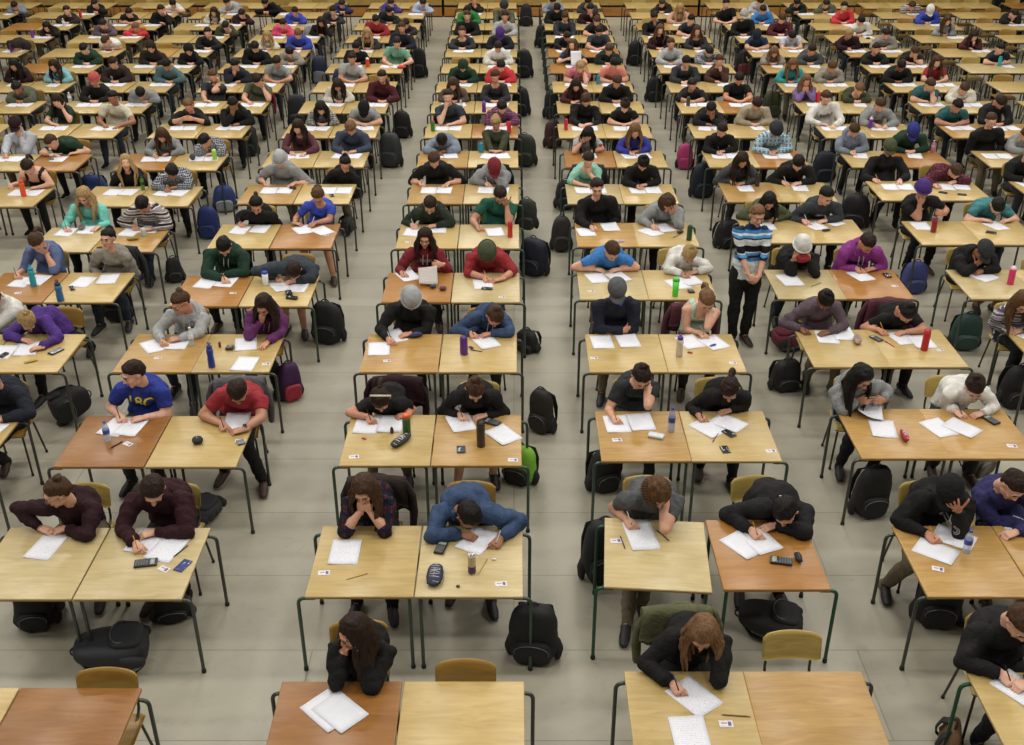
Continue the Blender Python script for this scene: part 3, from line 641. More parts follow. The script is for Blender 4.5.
def hand_raw(kind):
    """right hand, palm towards -Z, fingers along +Y, thumb at -X; wrist at the origin"""
    z = (0, 0, 1); fx = [-.029, -.0095, .010, .028]
    L = [(.036, .022, .018), (.040, .025, .019), (.037, .024, .018), (.029, .018, .016)]
    p = [loft([(0, -.035, 0), (0, 0, 0), (.0, .035, .002), (0, .078, .0)], [(.027, .020), (.028, .019), (.039, .017), (.041, .013)], 14, lat=(1, 0, 0))]
    if kind == 'flat': B = [(8, 12, 8)]*4; spread = (-9, -3, 3, 10); th = ((-.028, .020, -.004), (-.75, .66, -.12), (10, 8, 5))
    elif kind == 'curl': B = [(30, 38, 25), (34, 40, 26), (36, 42, 28), (38, 44, 30)]; spread = (-5, -1, 3, 8); th = ((-.026, .022, -.008), (-.55, .75, -.4), (10, 22, 15))
    elif kind == 'grip': B = [(34, 45, 22), (48, 55, 30), (58, 60, 38), (62, 62, 40)]; spread = (-4, 0, 3, 6); th = ((-.026, .024, -.010), (-.28, .86, -.48), (5, 18, 12))
    elif kind == 'spread': B = [(12, 16, 12), (10, 16, 12), (12, 18, 12), (14, 20, 14)]; spread = (-15, -5, 6, 17); th = ((-.028, .018, -.004), (-.9, .4, -.25), (8, 10, 8))
    for x, l, b, s in zip(fx, L, B, spread):
        a = math.radians(s); p.append(finger((x, .074, 0), (math.sin(a), math.cos(a), 0), z, l, b, .0082 if x < .02 else .0070))
    p.append(finger(th[0], th[1], z, (.038, .028, .022), th[2], .0098))
    return join(*p)
HEADQ = {(f, l): queue(head_raw(f), LOD[l]['head'], 2) for f in (0, 1) for l in range(4)}
HANDQ = {(k, l): queue(hand_raw(k), LOD[l]['hand'], 1) for k in ('flat', 'curl', 'grip', 'spread') for l in range(4)}
CANON = run_remesh()
HEAD = {k: CANON[i] for k, i in HEADQ.items()}; HAND = {k: CANON[i] for k, i in HANDQ.items()}
for k, h in HEAD.items():       # lips keep a colour of their own
    q = h.L.reshape(-1, 4); c = h.V[q].mean(1); lip = (np.abs(c[:, 0]) < .021) & (c[:, 2] < -.041) & (c[:, 2] > -.065) & (c[:, 1] < -.088)
    h.M = np.where(lip, 1, 0)
# ------------------------------------------------------------------ hair in head space (face towards -Y)
def hair_cap(style, seed, nu=34, nv=20, puff=1.0):
    V = []; r = np.random.RandomState(seed); part = r.uniform(-.02, .02)
    for j in range(nv+1):
        a = min(max(PI*j/nv, .06), PI-.06)
        for i in range(nu):
            u = 2*PI*i/nu; V.append((math.sin(a)*math.cos(u), math.sin(a)*math.sin(u), math.cos(a)))
    D = np.array(V); front = -D[:, 1]; z = D[:, 2]; side = np.abs(D[:, 0])
    R = np.array([.0870, .1050, .1025])*puff; C = np.array([0, .015, .029])
    if style in ('long', 'shag'): R = R*np.array([1.04, 1.02, 1.02])
    P = D*R
    # the hairline: keep the forehead, cheeks and nape free
    hl = np.where(front > 0, .46 - .25*(side > .55), -.15)
    if style in ('short', 'updo', 'bun', 'pony', 'hood'): low = np.where(front > .15, .30 - .60*np.clip(side-.45, 0, 1), np.where(front > -.25, -.25, -.80))
    elif style == 'shag': low = np.where(front > .35, .24 - .9*np.clip(side-.45, 0, 1), np.where(front > -.1, -.55, -.85))
    else: low = np.where(front > .30, .32 - 1.5*np.clip(side-.42, 0, 1), np.where(front > -.1, -.75, -.98))
    t = np.clip((z-low+.02*np.sin(9*D[:, 0]+seed))/.20, 0, 1)
    k = .66 + .34*t**.5
    P = P*k[:, None] + C
    n = wob(P*np.array([1, 1, .35]), {'shag': .007}.get(style, .0045), 95, seed) + wob(P, .004, 40, seed+1)
    P += D*(n*t)[:, None]
    if style == 'short': P[:, 2] += .010*np.clip(front, 0, 1)*np.clip(z, 0, 1)*t
    L = quads(nu, nv+1); L = [x for q in range(0, len(L), 4) for x in L[q:q+4][::-1]]; S = [4]*(nv*nu); L += list(range(nu)) + list(range(nv*nu, (nv+1)*nu))[::-1]; S += [nu, nu]
    return MD(P, np.array(L), np.array(S))
def blob(c, r, seed, amp=.008, f=70):
    m = ell(c, r, nu=18, nv=12); d = m.V-np.array(c); m.V = m.V + d/np.linalg.norm(d, axis=1)[:, None]*wob(m.V, amp, f, seed)[:, None]; return m
def locks(R, H, Nk, seed, lod, length=.30, wavy=.010):
    """long hair: flattened locks that leave the scalp and hang over the shoulders"""
    r = np.random.RandomState(seed); out = []; n = [22, 18, 12, 9][lod]
    back = R @ np.array([0, 1., 0])
    for i in range(n):
        u = -1 + 2*i/(n-1); ang = u*2.25      # 0 = back of head, +-2.25 = beside the cheeks
        loc = np.array([math.sin(ang)*.079, math.cos(ang)*.088+.012, .01 + .02*math.cos(ang)])
        p0 = H + R @ (loc + np.array([0, 0, .045])); p1 = H + R @ (loc*np.array([1.08, 1.05, 1]) + np.array([0, 0, -.03]))
        out_d = R @ np.array([math.sin(ang), math.cos(ang)*.6, 0]); out_d[2] = 0; out_d = unit(out_d + 1e-6)
        ln = length*(.8+.35*r.rand()); pts = [p0, p1]; p = p1.copy()
        for k in range(1, 5):
            t = k/4; w = wavy*math.sin(5*t+r.rand()*6)
            # settle over shoulders: push outwards around the neck
            q = p1 + np.array([0, 0, -ln*t]) + out_d*(.012+.030*math.sin(PI*min(1, t*1.2))) + np.array([w, w*.5, 0])
            d = q[:2]-Nk[:2]; m = np.linalg.norm(d); zz = Nk[2]-.01
            if q[2] < zz+.05 and m < .095: q[:2] = Nk[:2] + d/(m+1e-6)*(.095+.01*r.rand())
            if q[2] < Nk[2]-.03: # lie on the chest or the back
                s = 1 if q[1] > Nk[1] else -1; q[1] = q[1] + s*.020*t
            pts.append(q)
        out.append(loft(pts, [(.020, .010), (.025, .014), (.026, .014), (.024, .012), (.019, .010), (.008, .005)], 8, lat=np.cross(out_d, (0, 0, 1))))
    return join(*out)
# ------------------------------------------------------------------ body
def ik(S, Wt, u, l, pole):
    d = Wt-S; D = np.linalg.norm(d); mx = (u+l)*.995
    if D > mx: Wt = S + d/D*mx; d = Wt-S; D = mx
    D = max(D, abs(u-l)+.02); x = (u*u-l*l+D*D)/(2*D); h = math.sqrt(max(0, u*u-x*x)); dn = unit(d)
    pp = np.asarray(pole, float); pp = unit(pp-(pp @ dn)*dn)
    return S + dn*x + pp*h, Wt
def basis(d, n):
    Y = unit(d); Z = -np.asarray(n, float); Z = unit(Z-(Z @ Y)*Y); return np.stack([np.cross(Y, Z), Y, Z], 1)
def seg_dist(P, a, b):
    ab = b-a; t = np.clip(((P-a) @ ab)/(ab @ ab), 0, 1); return np.linalg.norm(P-(a+t[:, None]*ab), axis=1), t
FEM = {'long', 'bun', 'pony', 'updo', 'hijab'}
PEOPLE = []
def plan(seat, hx, hy, pose, yaw, hair, style, top, sleeve, words, ex):
    """joints of one seated student, and the raw body waiting for the remesh"""
    col, row, side = seat[0], int(seat[1:-1]), seat[-1]; d = DESKS[seat]; xs, yb = d['x'], d['yb']
    lod = 0 if row <= 3 else 1 if row <= 6 else 2 if row <= 10 else 3
    lean = pose[2]; zh = dict(u=1.19, n=1.08, d=.93)[lean]; rngy = dict(u=(.03, .40), n=(-.14, .28), d=(-.30, .16))[lean]
    h = at_z(hx, hy, zh); lo, hi = yb+rngy[0], yb+rngy[1]
    if not lo <= h[1] <= hi: h = at_y(hx, hy, min(max(h[1], lo), hi))
    h[2] = min(max(h[2], .86), 1.30)
    H = at_y(hx, hy, h[1]) if abs(at_y(hx, hy, h[1])[2]-h[2]) < .04 else at_z(hx, hy, h[2])
    rs = np.random.RandomState(int(hx*31+hy*7) % 9999)
    fem = 1 if (style.split(':')[0] in FEM or ex.get('fem')) else 0
    pt = ex.get('pt', dict(u=18, n=42, d=68)[lean]); pt = pt + (10 if row >= 7 else 4)*(lean == 'n'); a = math.radians(yaw); ph = math.radians(pt)
    R = rotm('Z', a) @ rotm('Y', math.radians(rs.uniform(-5, 5))) @ rotm('X', ph)
    Rn = rotm('Z', a*.4) @ rotm('X', ph*(.62 if lean != 'd' else .85))
    Nk = H + Rn @ np.array([0, .040, -.175])
    if lean == 'd': Nk[2] = max(Nk[2], .86)
    T = .49 if fem else .52; zp = .54; tx = xs + ex.get('sx', 0)
    Px = Nk[0]*.45 + tx*.55; dx = Nk[0]-Px
    run = math.sqrt(max(.0016, (T*1.04)**2 - (Nk[2]-zp)**2 - dx*dx)) if Nk[2]-zp < T else .05
    Pv = np.array([Px, min(max(Nk[1] + run, yb+.14), yb+.27), zp])
    up = unit(Nk-Pv); lat = unit(np.array([1., 0, 0]) - up*up[0]); fw = unit(np.cross(up, lat)); fw = -fw if fw[1] > 0 else fw
    bulk = 1.0 if sleeve != 'long' else 1.04
    sw = (.152 if fem else .176)*bulk
    dist = np.linalg.norm(Nk-Pv); mid = (Nk+Pv)/2 - fw*min(.15, .035 + .8*math.sqrt(max(0, (T*1.04/2)**2-(dist/2)**2))); tw = .92 if fem else 1.05
    tp = [Pv + np.array([0, .0, -.06]), Pv + (mid-Pv)*.35, mid + (Nk-mid)*.0, mid + (Nk-mid)*.45, Nk - up*.075, Nk - up*.03]
    tr = [(.178, .135), (.158*tw, .125), (.152*tw, .122), (.178*tw, .125), (.165*tw, .098), (.088, .070)]
    parts = [loft(tp, tr, 20, lat=lat), loft([Nk-up*.06, H + R @ np.array([0, .03, -.09])], [.057, .050 if not fem else .044], 12)]
    arms = {}
    for key, s, code, wkey, ekey in (('R', -1, pose[0], 'R', 'RE'), ('L', 1, pose[1], 'L', 'LE')):
        S = Nk + lat*s*sw - up*.055 + np.array([0, -.015, 0])
        u, l = (.265, .235) if fem else (.29, .255)
        zd = HD
        E = None; hk = 'flat'; n = np.array([0, 0, -1.]); fd = None
        if code == 'w':
            Wt = np.array([xs*.3+Nk[0]*.7 + s*.085, yb-.20, zd+.036]); hk = 'grip'; pole = (s*(1.0 if row < 5 else .7), .25, -.75); fd = (-s*.55, -1, -.10); n = np.array([-s*.45, .1, -1.])
        elif code == 'f':
            Wt = np.array([Nk[0]+s*.06, yb-.13, zd+.032]); hk = 'curl'; pole = (s*(1.0 if row < 5 else .7), .2, -.7); fd = (-s*1.0, -.35, -.02); n = np.array([0, .1, -1.])
        elif code == 'p':
            Wt = np.array([Nk[0]+s*.12, yb-.22, zd+.030]); pole = (s, .3, -.5); fd = (-s*.35, -1, -.05)
        elif code == 'h':
            Wt = np.array([Nk[0]+s*.10, yb-.13, zd+.12]); hk = 'curl'; pole = (s, .2, -.7); fd = (-s*.8, -.6, .25); n = np.array([-s*.5, .6, -.3])
        elif code == 'd':
            Wt = Pv + np.array([s*.10, -.27, .07]); hk = 'curl'; pole = (s*.6, .6, -.4); fd = (-s*.3, -1, -.2)
        elif code == 'x':
            Wt = Nk - up*.27 + fw*.20 + lat*(-s)*.07 + np.array([0, 0, -.02*s]); hk = 'curl'; pole = (s*.9, -.1, -.8); fd = (-s*1, .1, .1); n = np.array([0, 1., -.1])
        elif code == 'm':
            Wt = H + R @ np.array([s*.035, -.125, -.135]); hk = 'curl'; pole = (s*.45, -.3, -1); fd = H + R @ np.array([s*.012, -.095, -.05]) - Wt; n = (H + R @ np.array([0, -.05, -.05])) - Wt
        elif code == 'c':
            Wt = H + R @ np.array([s*.080, -.050, -.125]); hk = 'curl'; pole = (s*.6, -.3, -1); fd = H + R @ np.array([s*.096, -.02, .01]) - Wt; n = R @ np.array([-s*1., .15, 0])
        elif code == 't':
            Wt = H + R @ np.array([s*.085, -.115, -.060]); hk = 'spread'; pole = (s*.6, -.3, -1); fd = H + R @ np.array([s*.045, -.105, .075]) - Wt; n = R @ np.array([-s*.45, 1., -.1])
        elif code == 'b':
            Wt = H + R @ np.array([s*.085, -.110, -.110]); hk = 'curl'; pole = (s*.7, -.2, -1); fd = H + R @ np.array([s*.05, -.12, 0]) - Wt; n = R @ np.array([-s*.8, 1., 0])
        if wkey in ex and code in 'wfphx':
            q = at_z(*ex[wkey], zd+.04); q = np.array([q[0], q[1], Wt[2]])
            if code in 'wfph': q = q - unit(fd)*.065*np.array([1, 1, 0])
            if code == 'h': q[1] += .05
            q[1] = min(q[1], yb-.05) if code != 'x' else q[1]
            Wt = q
        if ekey in ex:
            E0 = at_z(*ex[ekey], zd+.05); pole = E0-(S+Wt)/2 + np.array([0, 0, -.12])
        El, Wt = ik(S, Wt, u, l, pole)
        if code == 'w' or code in 'fp':
            El[2] = max(El[2], zd+.045 if El[1] < yb+.05 else zd-.02)
            Wt[2] = max(Wt[2], zd+.030)
        elif El[1] < yb+.06 and code != 'd':
            El[2] = max(El[2], zd+.040)
        fd = unit(fd)
        arms[key] = dict(S=S, E=El, W=Wt, fd=fd, n=n, hk=hk, s=s, code=code)
        g = 1.0 if fem else 1.14
        parts += [loft([S-lat*s*.035, S, S*.5+El*.5, El], [.056*g, .060*g, .050*g, .041*g], 12), loft([El, El*.65+Wt*.35, Wt - unit(Wt-El)*.005], [.041*g, .039*g, .026*g], 12)]
    legs = {}
    for key, s in (('R', -1), ('L', 1)):
        hip = Pv + np.array([s*.085, -.02, -.01]); kn = Pv + np.array([s*(.105+rs.rand()*.05), -.42, .01]); an = np.array([kn[0]+s*.01, kn[1] + rs.uniform(-.05, .22), .085])
        if 'A'+key in ex:
            an = floor(*ex['A'+key]); an[2] = .085
            kn, an2 = ik(hip, an, .43, .43, (0, -1, .9)); kn[2] = min(kn[2], .60)
        toe = an + np.array([s*.03, -.15, -.045])
        legs[key] = (hip, kn, an, toe)
        parts += [loft([hip, hip*.5+kn*.5, kn], [.088, .074, .058], 14), loft([kn, kn*.6+an*.4, an], [.057, .054, .037], 12), loft([an + np.array([0, .03, -.03]), an*.5+toe*.5+np.array([0, 0, -.008]), toe], [(.034, .034), (.036, .03), (.034, .022)], 10)]
    off = np.array([Pv[0], Pv[1], 0]); q = queue(MDshift(join(*parts), -off), LOD[lod]['body'], [4, 3, 2, 1][lod])
    PEOPLE.append(dict(seat=seat, row=row, lod=lod, H=H, R=R, N=Nk, P=Pv, up=up, lat=lat, fw=fw, fem=fem, arms=arms, legs=legs, off=off, q=q, hair=hair, style=style, top=top, sleeve=sleeve, words=words, ex=ex, T=tp, rs=rs, sw=sw, yb=yb, xs=xs))
def MDshift(m, o): return MD(m.V + np.asarray(o), m.L, m.S, m.M)
CAPD = {}
def cap_geo(kind, seed=0):
    """headwear in head space"""
    if kind == 'cap':
        d = ell((0, .012, .045), (.092, .110, .088), nu=28, nv=16); keep = d.V[:, 2] > .020; d.V[~keep, 2] = .020; 
        b = []
        n = 12; rows = 5
        for j in range(rows):
            t = j/(rows-1)
            for i in range(n):
                u = -1+2*i/(n-1); x = u*.074*(1-.10*t*t); y = -.078 - .075*t*math.sqrt(max(0, 1-u*u*.75)) + .028*abs(u)**2; z = .030 - .012*t - .020*u*u
                b.append((x, y, z))
        B = np.array(b); B2 = B-np.array([0, 0, .004]); V = np.concatenate([B, B2]); L = []; m = n*rows
        for j in range(rows-1):
            for i in range(n-1):
                a = j*n+i; L += [a, a+1, a+1+n, a+n]; L += [m+a, m+a+n, m+a+1+n, m+a+1]
        for i in range(n-1):
            a = (rows-1)*n+i; L += [a, a+1, m+a+1, m+a]
        brim = MD(V, np.array(L), np.full(len(L)//4, 4)); but = ell((0, .012, .134), (.008, .008, .005), nu=8, nv=5)
        return d, join(brim), but
    if kind == 'beanie':
        d = blob((0, .018, .046), (.093, .112, .098), seed, .003, 60); d.V[d.V[:, 2] < .012, 2] = .012
        c = loft([(math.sin(t)*.090, -math.cos(t)*.108+.016, .022+.012*(math.cos(t) < 0)) for t in np.linspace(0, 2*PI, 25)[:-1]], [(.010, .018)]*24, 8); return d, None, None
def build_person(p, B):
    """turn one remeshed body into a person with clothes, hair and shoes"""
    lod, ex, R, H, Nk, up, fw, lat, off = p['lod'], p['ex'], p['R'], p['H'], p['N'], p['up'], p['fw'], p['lat'], p['off']
    sd = int(abs(H[0]*1000)+H[1]*77) % 9999; body = B[p['q']]; V = body.V + off
    cands = []
    names = []
    def add(nm, a, b, r): dd, t = seg_dist(V, a, b); cands.append(dd/r); names.append((nm, t))
    T = p['T']
    for i in range(len(T)-1): add('torso%d' % i, T[i], T[i+1], .125)
    add('neck', Nk-up*.01, H, .055)
    for k, a in p['arms'].items(): add('ua'+k, a['S'], a['E'], .045); add('fa'+k, a['E'], a['W'], .034)
    for k, l in p['legs'].items(): add('th'+k, l[0], l[1], .08); add('sh'+k, l[1], l[2], .05); add('ft'+k, l[2], l[3], .036)
    lab = np.argmin(np.array(cands), axis=0); nm = [n for n, _ in names]; tt = np.stack([t for _, t in names])
    lt = tt[lab, np.arange(len(V))]
    isn = lambda f: np.isin(lab, [i for i, n in enumerate(nm) if f(n)])
    rad = [c for c in cands]
    torso = isn(lambda n: n.startswith('torso')); ua = isn(lambda n: n[:2] == 'ua'); fa = isn(lambda n: n[:2] == 'fa'); th = isn(lambda n: n[:2] == 'th'); sh = isn(lambda n: n[:2] == 'sh'); ft = isn(lambda n: n[:2] == 'ft'); nk = isn(lambda n: n == 'neck')
    along = (V-p['P']) @ up; rn = np.linalg.norm(V-(Nk+up*.0), axis=1)
    neckhole = (V-Nk) @ up
    ndist = np.linalg.norm((V-Nk) - ((V-Nk) @ up)[:, None]*up, axis=1)
    sl = p['sleeve']; collar = dict(tank=-.035, short=.0, mid=.0, long=.006)[sl]
    hole = (ndist < (.070 if p['top'] in ('maroonv', 'mint', 'olived', 'charc', 'cobalt', 'aqua') or p['seat'] in ('D6L', 'D4R') else .058)) & (neckhole > -.030+collar)
    if ex.get('collar') or ex.get('hood') or ex.get('text') is None and p['top'] in ('black', 'blackish'): hole = (ndist < .056) & (neckhole > -.012)
    if sl == 'tank': hole |= ((V-Nk) @ fw > .0) & (ndist < .105) & (neckhole > -.10)
    lim = dict(tank=-1, short=-1, mid=.25, long=.96)[sl]
    shirt = (torso & ((along > -.10) | ((V-p['P']) @ fw < .0)) & ~hole) | (ua & ((lt < .62) if sl == 'short' else (lt < .0) if sl == 'tank' else True)) | (fa & (lt < lim))
    if sl == 'tank':
        lo_ = np.abs((V-Nk) @ lat); shirt = torso & ((along > -.10) | ((V-p['P']) @ fw < 0)) & ((neckhole < -.115) | ((lo_ > .062) & (lo_ < .118) & (neckhole < .02)))
    if sl in ('mid', 'long'): shirt |= fa & (lt < lim)
    scoop = p['top'] in ('maroonv', 'mint', 'olived', 'charc', 'cobalt', 'aqua') or p['seat'] in ('D6L', 'D4R') or sl == 'tank'
    if not scoop: hole = (ndist < .044) & (neckhole > .04)
    shirt |= (nk | (torso & (neckhole > -.06))) & (neckhole < (.0 if scoop else .048)) & ~hole & (sl != 'tank')
    bulk = .009 if sl in ('short', 'tank') else .014 if not ex.get('hood') else .018
    nrm = vnormals(body); w = wob(V, .009 if sl != 'tank' else .002, 26, sd) + wob(V*np.array([1, 1, .6]), .006, 55, sd+3)*(lod < 2)
    offs = np.clip(bulk + w, .004, .05)
    offs = np.where(fa & (lt > .86), np.minimum(offs, .009), offs)
    # blouse out over the waist
    offs = offs + np.where(torso, .010*np.exp(-((along-.02)/.06)**2), 0)
    # whole body parts
    mats = [skinmat(p['skin']), plain('lips', 'a8645a', .45), plain('eye_white', 'c9c4bc', .25), hairmat(p['hair'] if p['hair'] != 'bld' else 'brn'), plain('pupil', '1b1411', .2), cloth('trousers'), cloth(p['top'])]
    pants_c = ex.get('pants', ['trousers', 'jeans', 'trousers', 'charc', 'khaki', 'trousers'][sd % 6])
    pm = (torso & (along < .03)) | th | (sh & (lt < (1.01 if not ex.get('bare') else -.1)))
    if ex.get('bare'): pm = (torso & (along < .03)) | (th & (lt < .8))
    qf = body.L.reshape(-1, 4); under = np.where(((torso & ~hole & (neckhole < -.05) & (sl != 'tank')) | th | (torso & (along < .06)))[qf].all(1), 6, 0); under = np.where((pm & ~sh)[qf].all(1), 5, under)
    if lod >= 2 and not ex.get('bare'): under = np.where((ft | sh)[qf].any(1), 5, under)
    pieces = [MD(V, body.L, body.S, under), HEAD[(p['fem'], lod)].tf(R*.985 if p['fem'] else R*1.02, H)]
    for k, a in p['arms'].items():
        hm = HAND[(a['hk'], lod)]; sc = .93 if p['fem'] else 1.04
        Bm = basis(a['fd'], a['n'])
        if a['s'] > 0: m = MD(hm.V*np.array([-1, 1, 1]), hm.L, hm.S, hm.M).flip()
        else: m = hm
        pieces.append(m.tf(Bm*sc, a['W']))
    if lod <= 1:
        for s in (-1, 1):
            pieces.append(ell((s*.031, -.0805, .012), (.0135, .010, .0065), nu=10, nv=6).mat(2).tf(R, H)); pieces.append(ell((s*.031, -.0895, .010), (.0052, .0035, .0058), nu=8, nv=5).mat(4).tf(R, H))
            pieces.append(loft([(s*.016, -.0955, .031), (s*.032, -.094, .035), (s*.047, -.084, .030)], [(.0025, .004)]*3, 6).mat(3).tf(R, H))
            pieces.append(loft([(s*.018, -.0885, .017), (s*.031, -.0915, .020), (s*.044, -.0845, .016)], [(.0018, .0022)]*3, 6).mat(3).tf(R, H))
    bm = MDshift(join(*pieces), -off)
    root = ob('person', bm, mats, None, tuple(off))
    L = lambda m: MDshift(m, -off)
    tb = MD(V, body.L, body.S)
    m = shell(tb, nrm, pm, np.clip(.008 + w, .004, .03))
    if m: ob('trousers', L(m), cloth(pants_c), root)['label'] = 'dark trousers' if not ex.get('bare') else 'knee-length shorts'
    snap = np.zeros_like(V)
    for k, a in p['arms'].items():
        for lb, c, A0, A1 in (('ua'+k, .62 if sl == 'short' else None, a['S'], a['E']), ('fa'+k, lim if lim > 0 else None, a['E'], a['W'])):
            if c is None: continue
            s_ = (lab == nm.index(lb)) & (np.abs(lt-c) < .25); snap[s_] = ((c-lt[s_])[:, None])*(A1-A0)
    m = shell(tb, nrm, shirt, offs, snap=snap); so = None
    if m:
        sm = L(m); so = ob('shirt' if sl in ('short', 'tank') else 'sweater', sm, cloth(p['top']), root)
    if lod <= 1:
        for k, l in p['legs'].items():
            an, toe = l[2], l[3]; d = unit((toe-an)*np.array([1, 1, 0])); z0 = .0
            base = np.array([an[0], an[1], 0]); pts = [base - d*.05 + np.array([0, 0, .05]), base + d*.03 + np.array([0, 0, .055]), base + d*.11 + np.array([0, 0, .04]), base + d*.18 + np.array([0, 0, .030])]
            u = loft(pts, [(.036, .046), (.040, .048), (.045, .036), (.034, .024)], 12, lat=np.cross(d, (0, 0, 1))); u.V[:, 2] = np.maximum(u.V[:, 2], .012)
            sl_ = loft([base - d*.06 + np.array([0, 0, .01]), base + d*.05 + np.array([0, 0, .01]), base + d*.13 + np.array([0, 0, .01]), base + d*.19 + np.array([0, 0, .012])], [(.036, .010), (.041, .010), (.048, .010), (.034, .009)], 12, lat=np.cross(d, (0, 0, 1)))
            so_ = ob('shoe', L(u), plain('shoe_'+('brown' if sd % 3 == 0 else 'black'), '3c2a20' if sd % 3 == 0 else '1e1d1e', .6), root); ob('sole', L(sl_), plain('sole', '9a958a' if sd % 2 else '3a3836', .7), so_)
    # hood lump on hoodies
    if ex.get('hood') and lod <= 2:
        pts = []; rr = []
        for i in range(11):
            t = -1+2*i/10; an = t*2.3; r0 = .098
            q = Nk + up*(.034-.050*abs(t)**1.5) - fw*math.cos(an)*r0*1.0 + lat*math.sin(an)*r0
            pts.append(q); rr.append((.038*(1.1-.55*abs(t)), .050*(1.15-.7*abs(t))))
        pts = [q - fw*.012*(1-abs(-1+2*i/10)) - up*.006 for i, q in enumerate(pts)]
        hm = loft(pts, rr, 12); hm.V += wob(hm.V, .004, 50, sd)[:, None]*unit(up)[None]
        ob('hood', L(hm), cloth(p['top']), root)
        if lod == 0 or p['row'] in (4, 5):
            for s in (-1, 1):
                a0 = Nk + fw*.085 + lat*s*.026 - up*.035; pts = [a0, a0 - up*.05 + fw*.035, a0 - up*.11 + fw*.045]
                ob('drawstring', L(tube(pts, .0035, 6, True)), plain('drawstring', 'b9b3a8', .7), root)
    if ex.get('collar'):
        pts = [Nk + up*.015 - fw*math.cos(a)*.070 + lat*math.sin(a)*.070 - up*.03*(1-math.cos(a))*.5 for a in np.linspace(-2.5, 2.5, 13)]
        ob('collar', L(loft(pts, [(.014, .026)]*13, 8)), plain('bright_blue_cloth', '2a55c8', .7), root)['label'] = 'bright blue lining of the collar'
    st = p['style']; hm = hairmat(p['hair']); nu, nv = [(40, 26), (30, 20), (22, 14), (16, 10)][lod]
    base = st.split(':')[0]
    if base in ('short', 'shag', 'long', 'bun', 'pony', 'updo', 'cap', 'beanie', 'hood', 'hijab'):
        hs = 'short' if base in ('cap', 'beanie', 'hood', 'hijab') else base
        hp = [hair_cap(hs, sd, nu, nv, .95 if base in ('cap', 'beanie') else 1.0)]
        if base in ('bun',): hp.append(blob((0, .070, .110), (.042, .036, .036), sd, .006, 90))
        if base == 'updo': hp.append(blob((0, .100, .055), (.046, .034, .044), sd, .007, 90))
        if base == 'pony': hp.append(blob((0, .108, .060), (.026, .024, .026), sd, .004, 90)); hp.append(loft([(0, .110, .06), (0, .150, .045), (0, .168, -.01), (.005, .160, -.08), (.01, .150, -.12)], [.016, .026, .028, .022, .010], 12))
        if base == 'shag':
            for i in range(30): 
                an = -2.7+5.4*i/29; hp.append(loft([(math.sin(an)*.085, math.cos(an)*.098+.012, .03), (math.sin(an)*.096, math.cos(an)*.105+.012, -.03), (math.sin(an)*.090, math.cos(an)*.10+.012, -.085)], [(.022, .012), (.020, .010), (.008, .005)], 8))
        hmesh = join(*hp).tf(R*(1.0 if p['fem'] else 1.03), H)
        if base == 'long': hmesh = join(hmesh, locks(R, H, Nk, sd, lod))
        if base in ('cap', 'beanie') and p['fem'] == 0 and ex.get('long'): hmesh = join(hmesh, locks(R, H, Nk, sd, lod))
        ob('hair', L(hmesh), hm, root)
    if base == 'cap':
        cm = cloth(st.split(':')[1]); d, b, bt = cap_geo('cap'); hd = (0, 0, 0)
        Rc = R if not ex.get('back') else R @ rotm('Z', PI)
        c = ob('cap', L(d.tf(Rc*1.09, H)), cm, root); ob('brim', L(b.tf(Rc*1.11, H)), cm, c); ob('button', L(bt.tf(Rc*1.09, H)), cm, c)
    if base == 'beanie':
        cm = cloth(st.split(':')[1]); d, _, _ = cap_geo('beanie', sd)
        c = ob('beanie', L(d.tf(R*1.06, H)), cm, root)
        pts = [(math.sin(t)*.092, -math.cos(t)*.112+.016, .024-.012*math.cos(t)*-1) for t in np.linspace(0, 2*PI, 22)]
        ob('cuff', L(loft(pts, [(.007, .017)]*22, 8, lat=(0, 0, 1), caps=False).tf(R*1.06, H)), cm, c)
    if base in ('hood', 'hijab'):
        d = hair_cap('long', sd, nu, nv, 1.16).tf(R, H); n2 = loft([H + R @ np.array([0, .05, -.05]), Nk + up*.01 - fw*.01, Nk - up*.05], [(.075, .075), (.085, .075), (.12, .09)], 14, lat=lat)
        ob('headscarf' if base == 'hijab' else 'hood', L(join(d, n2)), cloth(st.split(':')[1]), root)
    if ex.get('glasses') and lod <= 2:
        g = []
        for s in (-1, 1):
            g.append(loft([(s*.033+math.cos(t)*.021, -.101, .009+math.sin(t)*.016) for t in np.linspace(0, 2*PI, 17)], [.0018]*17, 6, caps=False))
            g.append(tube([(s*.054, -.100, .014), (s*.074, -.06, .014), (s*.083, .01, .012)], .0018, 6))
        g.append(tube([(-.012, -.104, .012), (.012, -.104, .012)], .0018, 6))
        ob('glasses', L(join(*g).tf(R, H)), plain('spectacle_frame', '2a1c18', .3), root)
    if ex.get('band'):
        pts = [(math.cos(t)*.090, .030+.01*math.sin(t), .020+math.sin(t)*.106) for t in np.linspace(-.1, PI+.1, 18)]
        ob('headband', L(loft(pts, [(.009, .003)]*18, 8, lat=(0, 1, 0)).tf(R*1.02, H)), plain('pale_band', 'c9c1ad', .6), root)['label'] = 'pale headband'
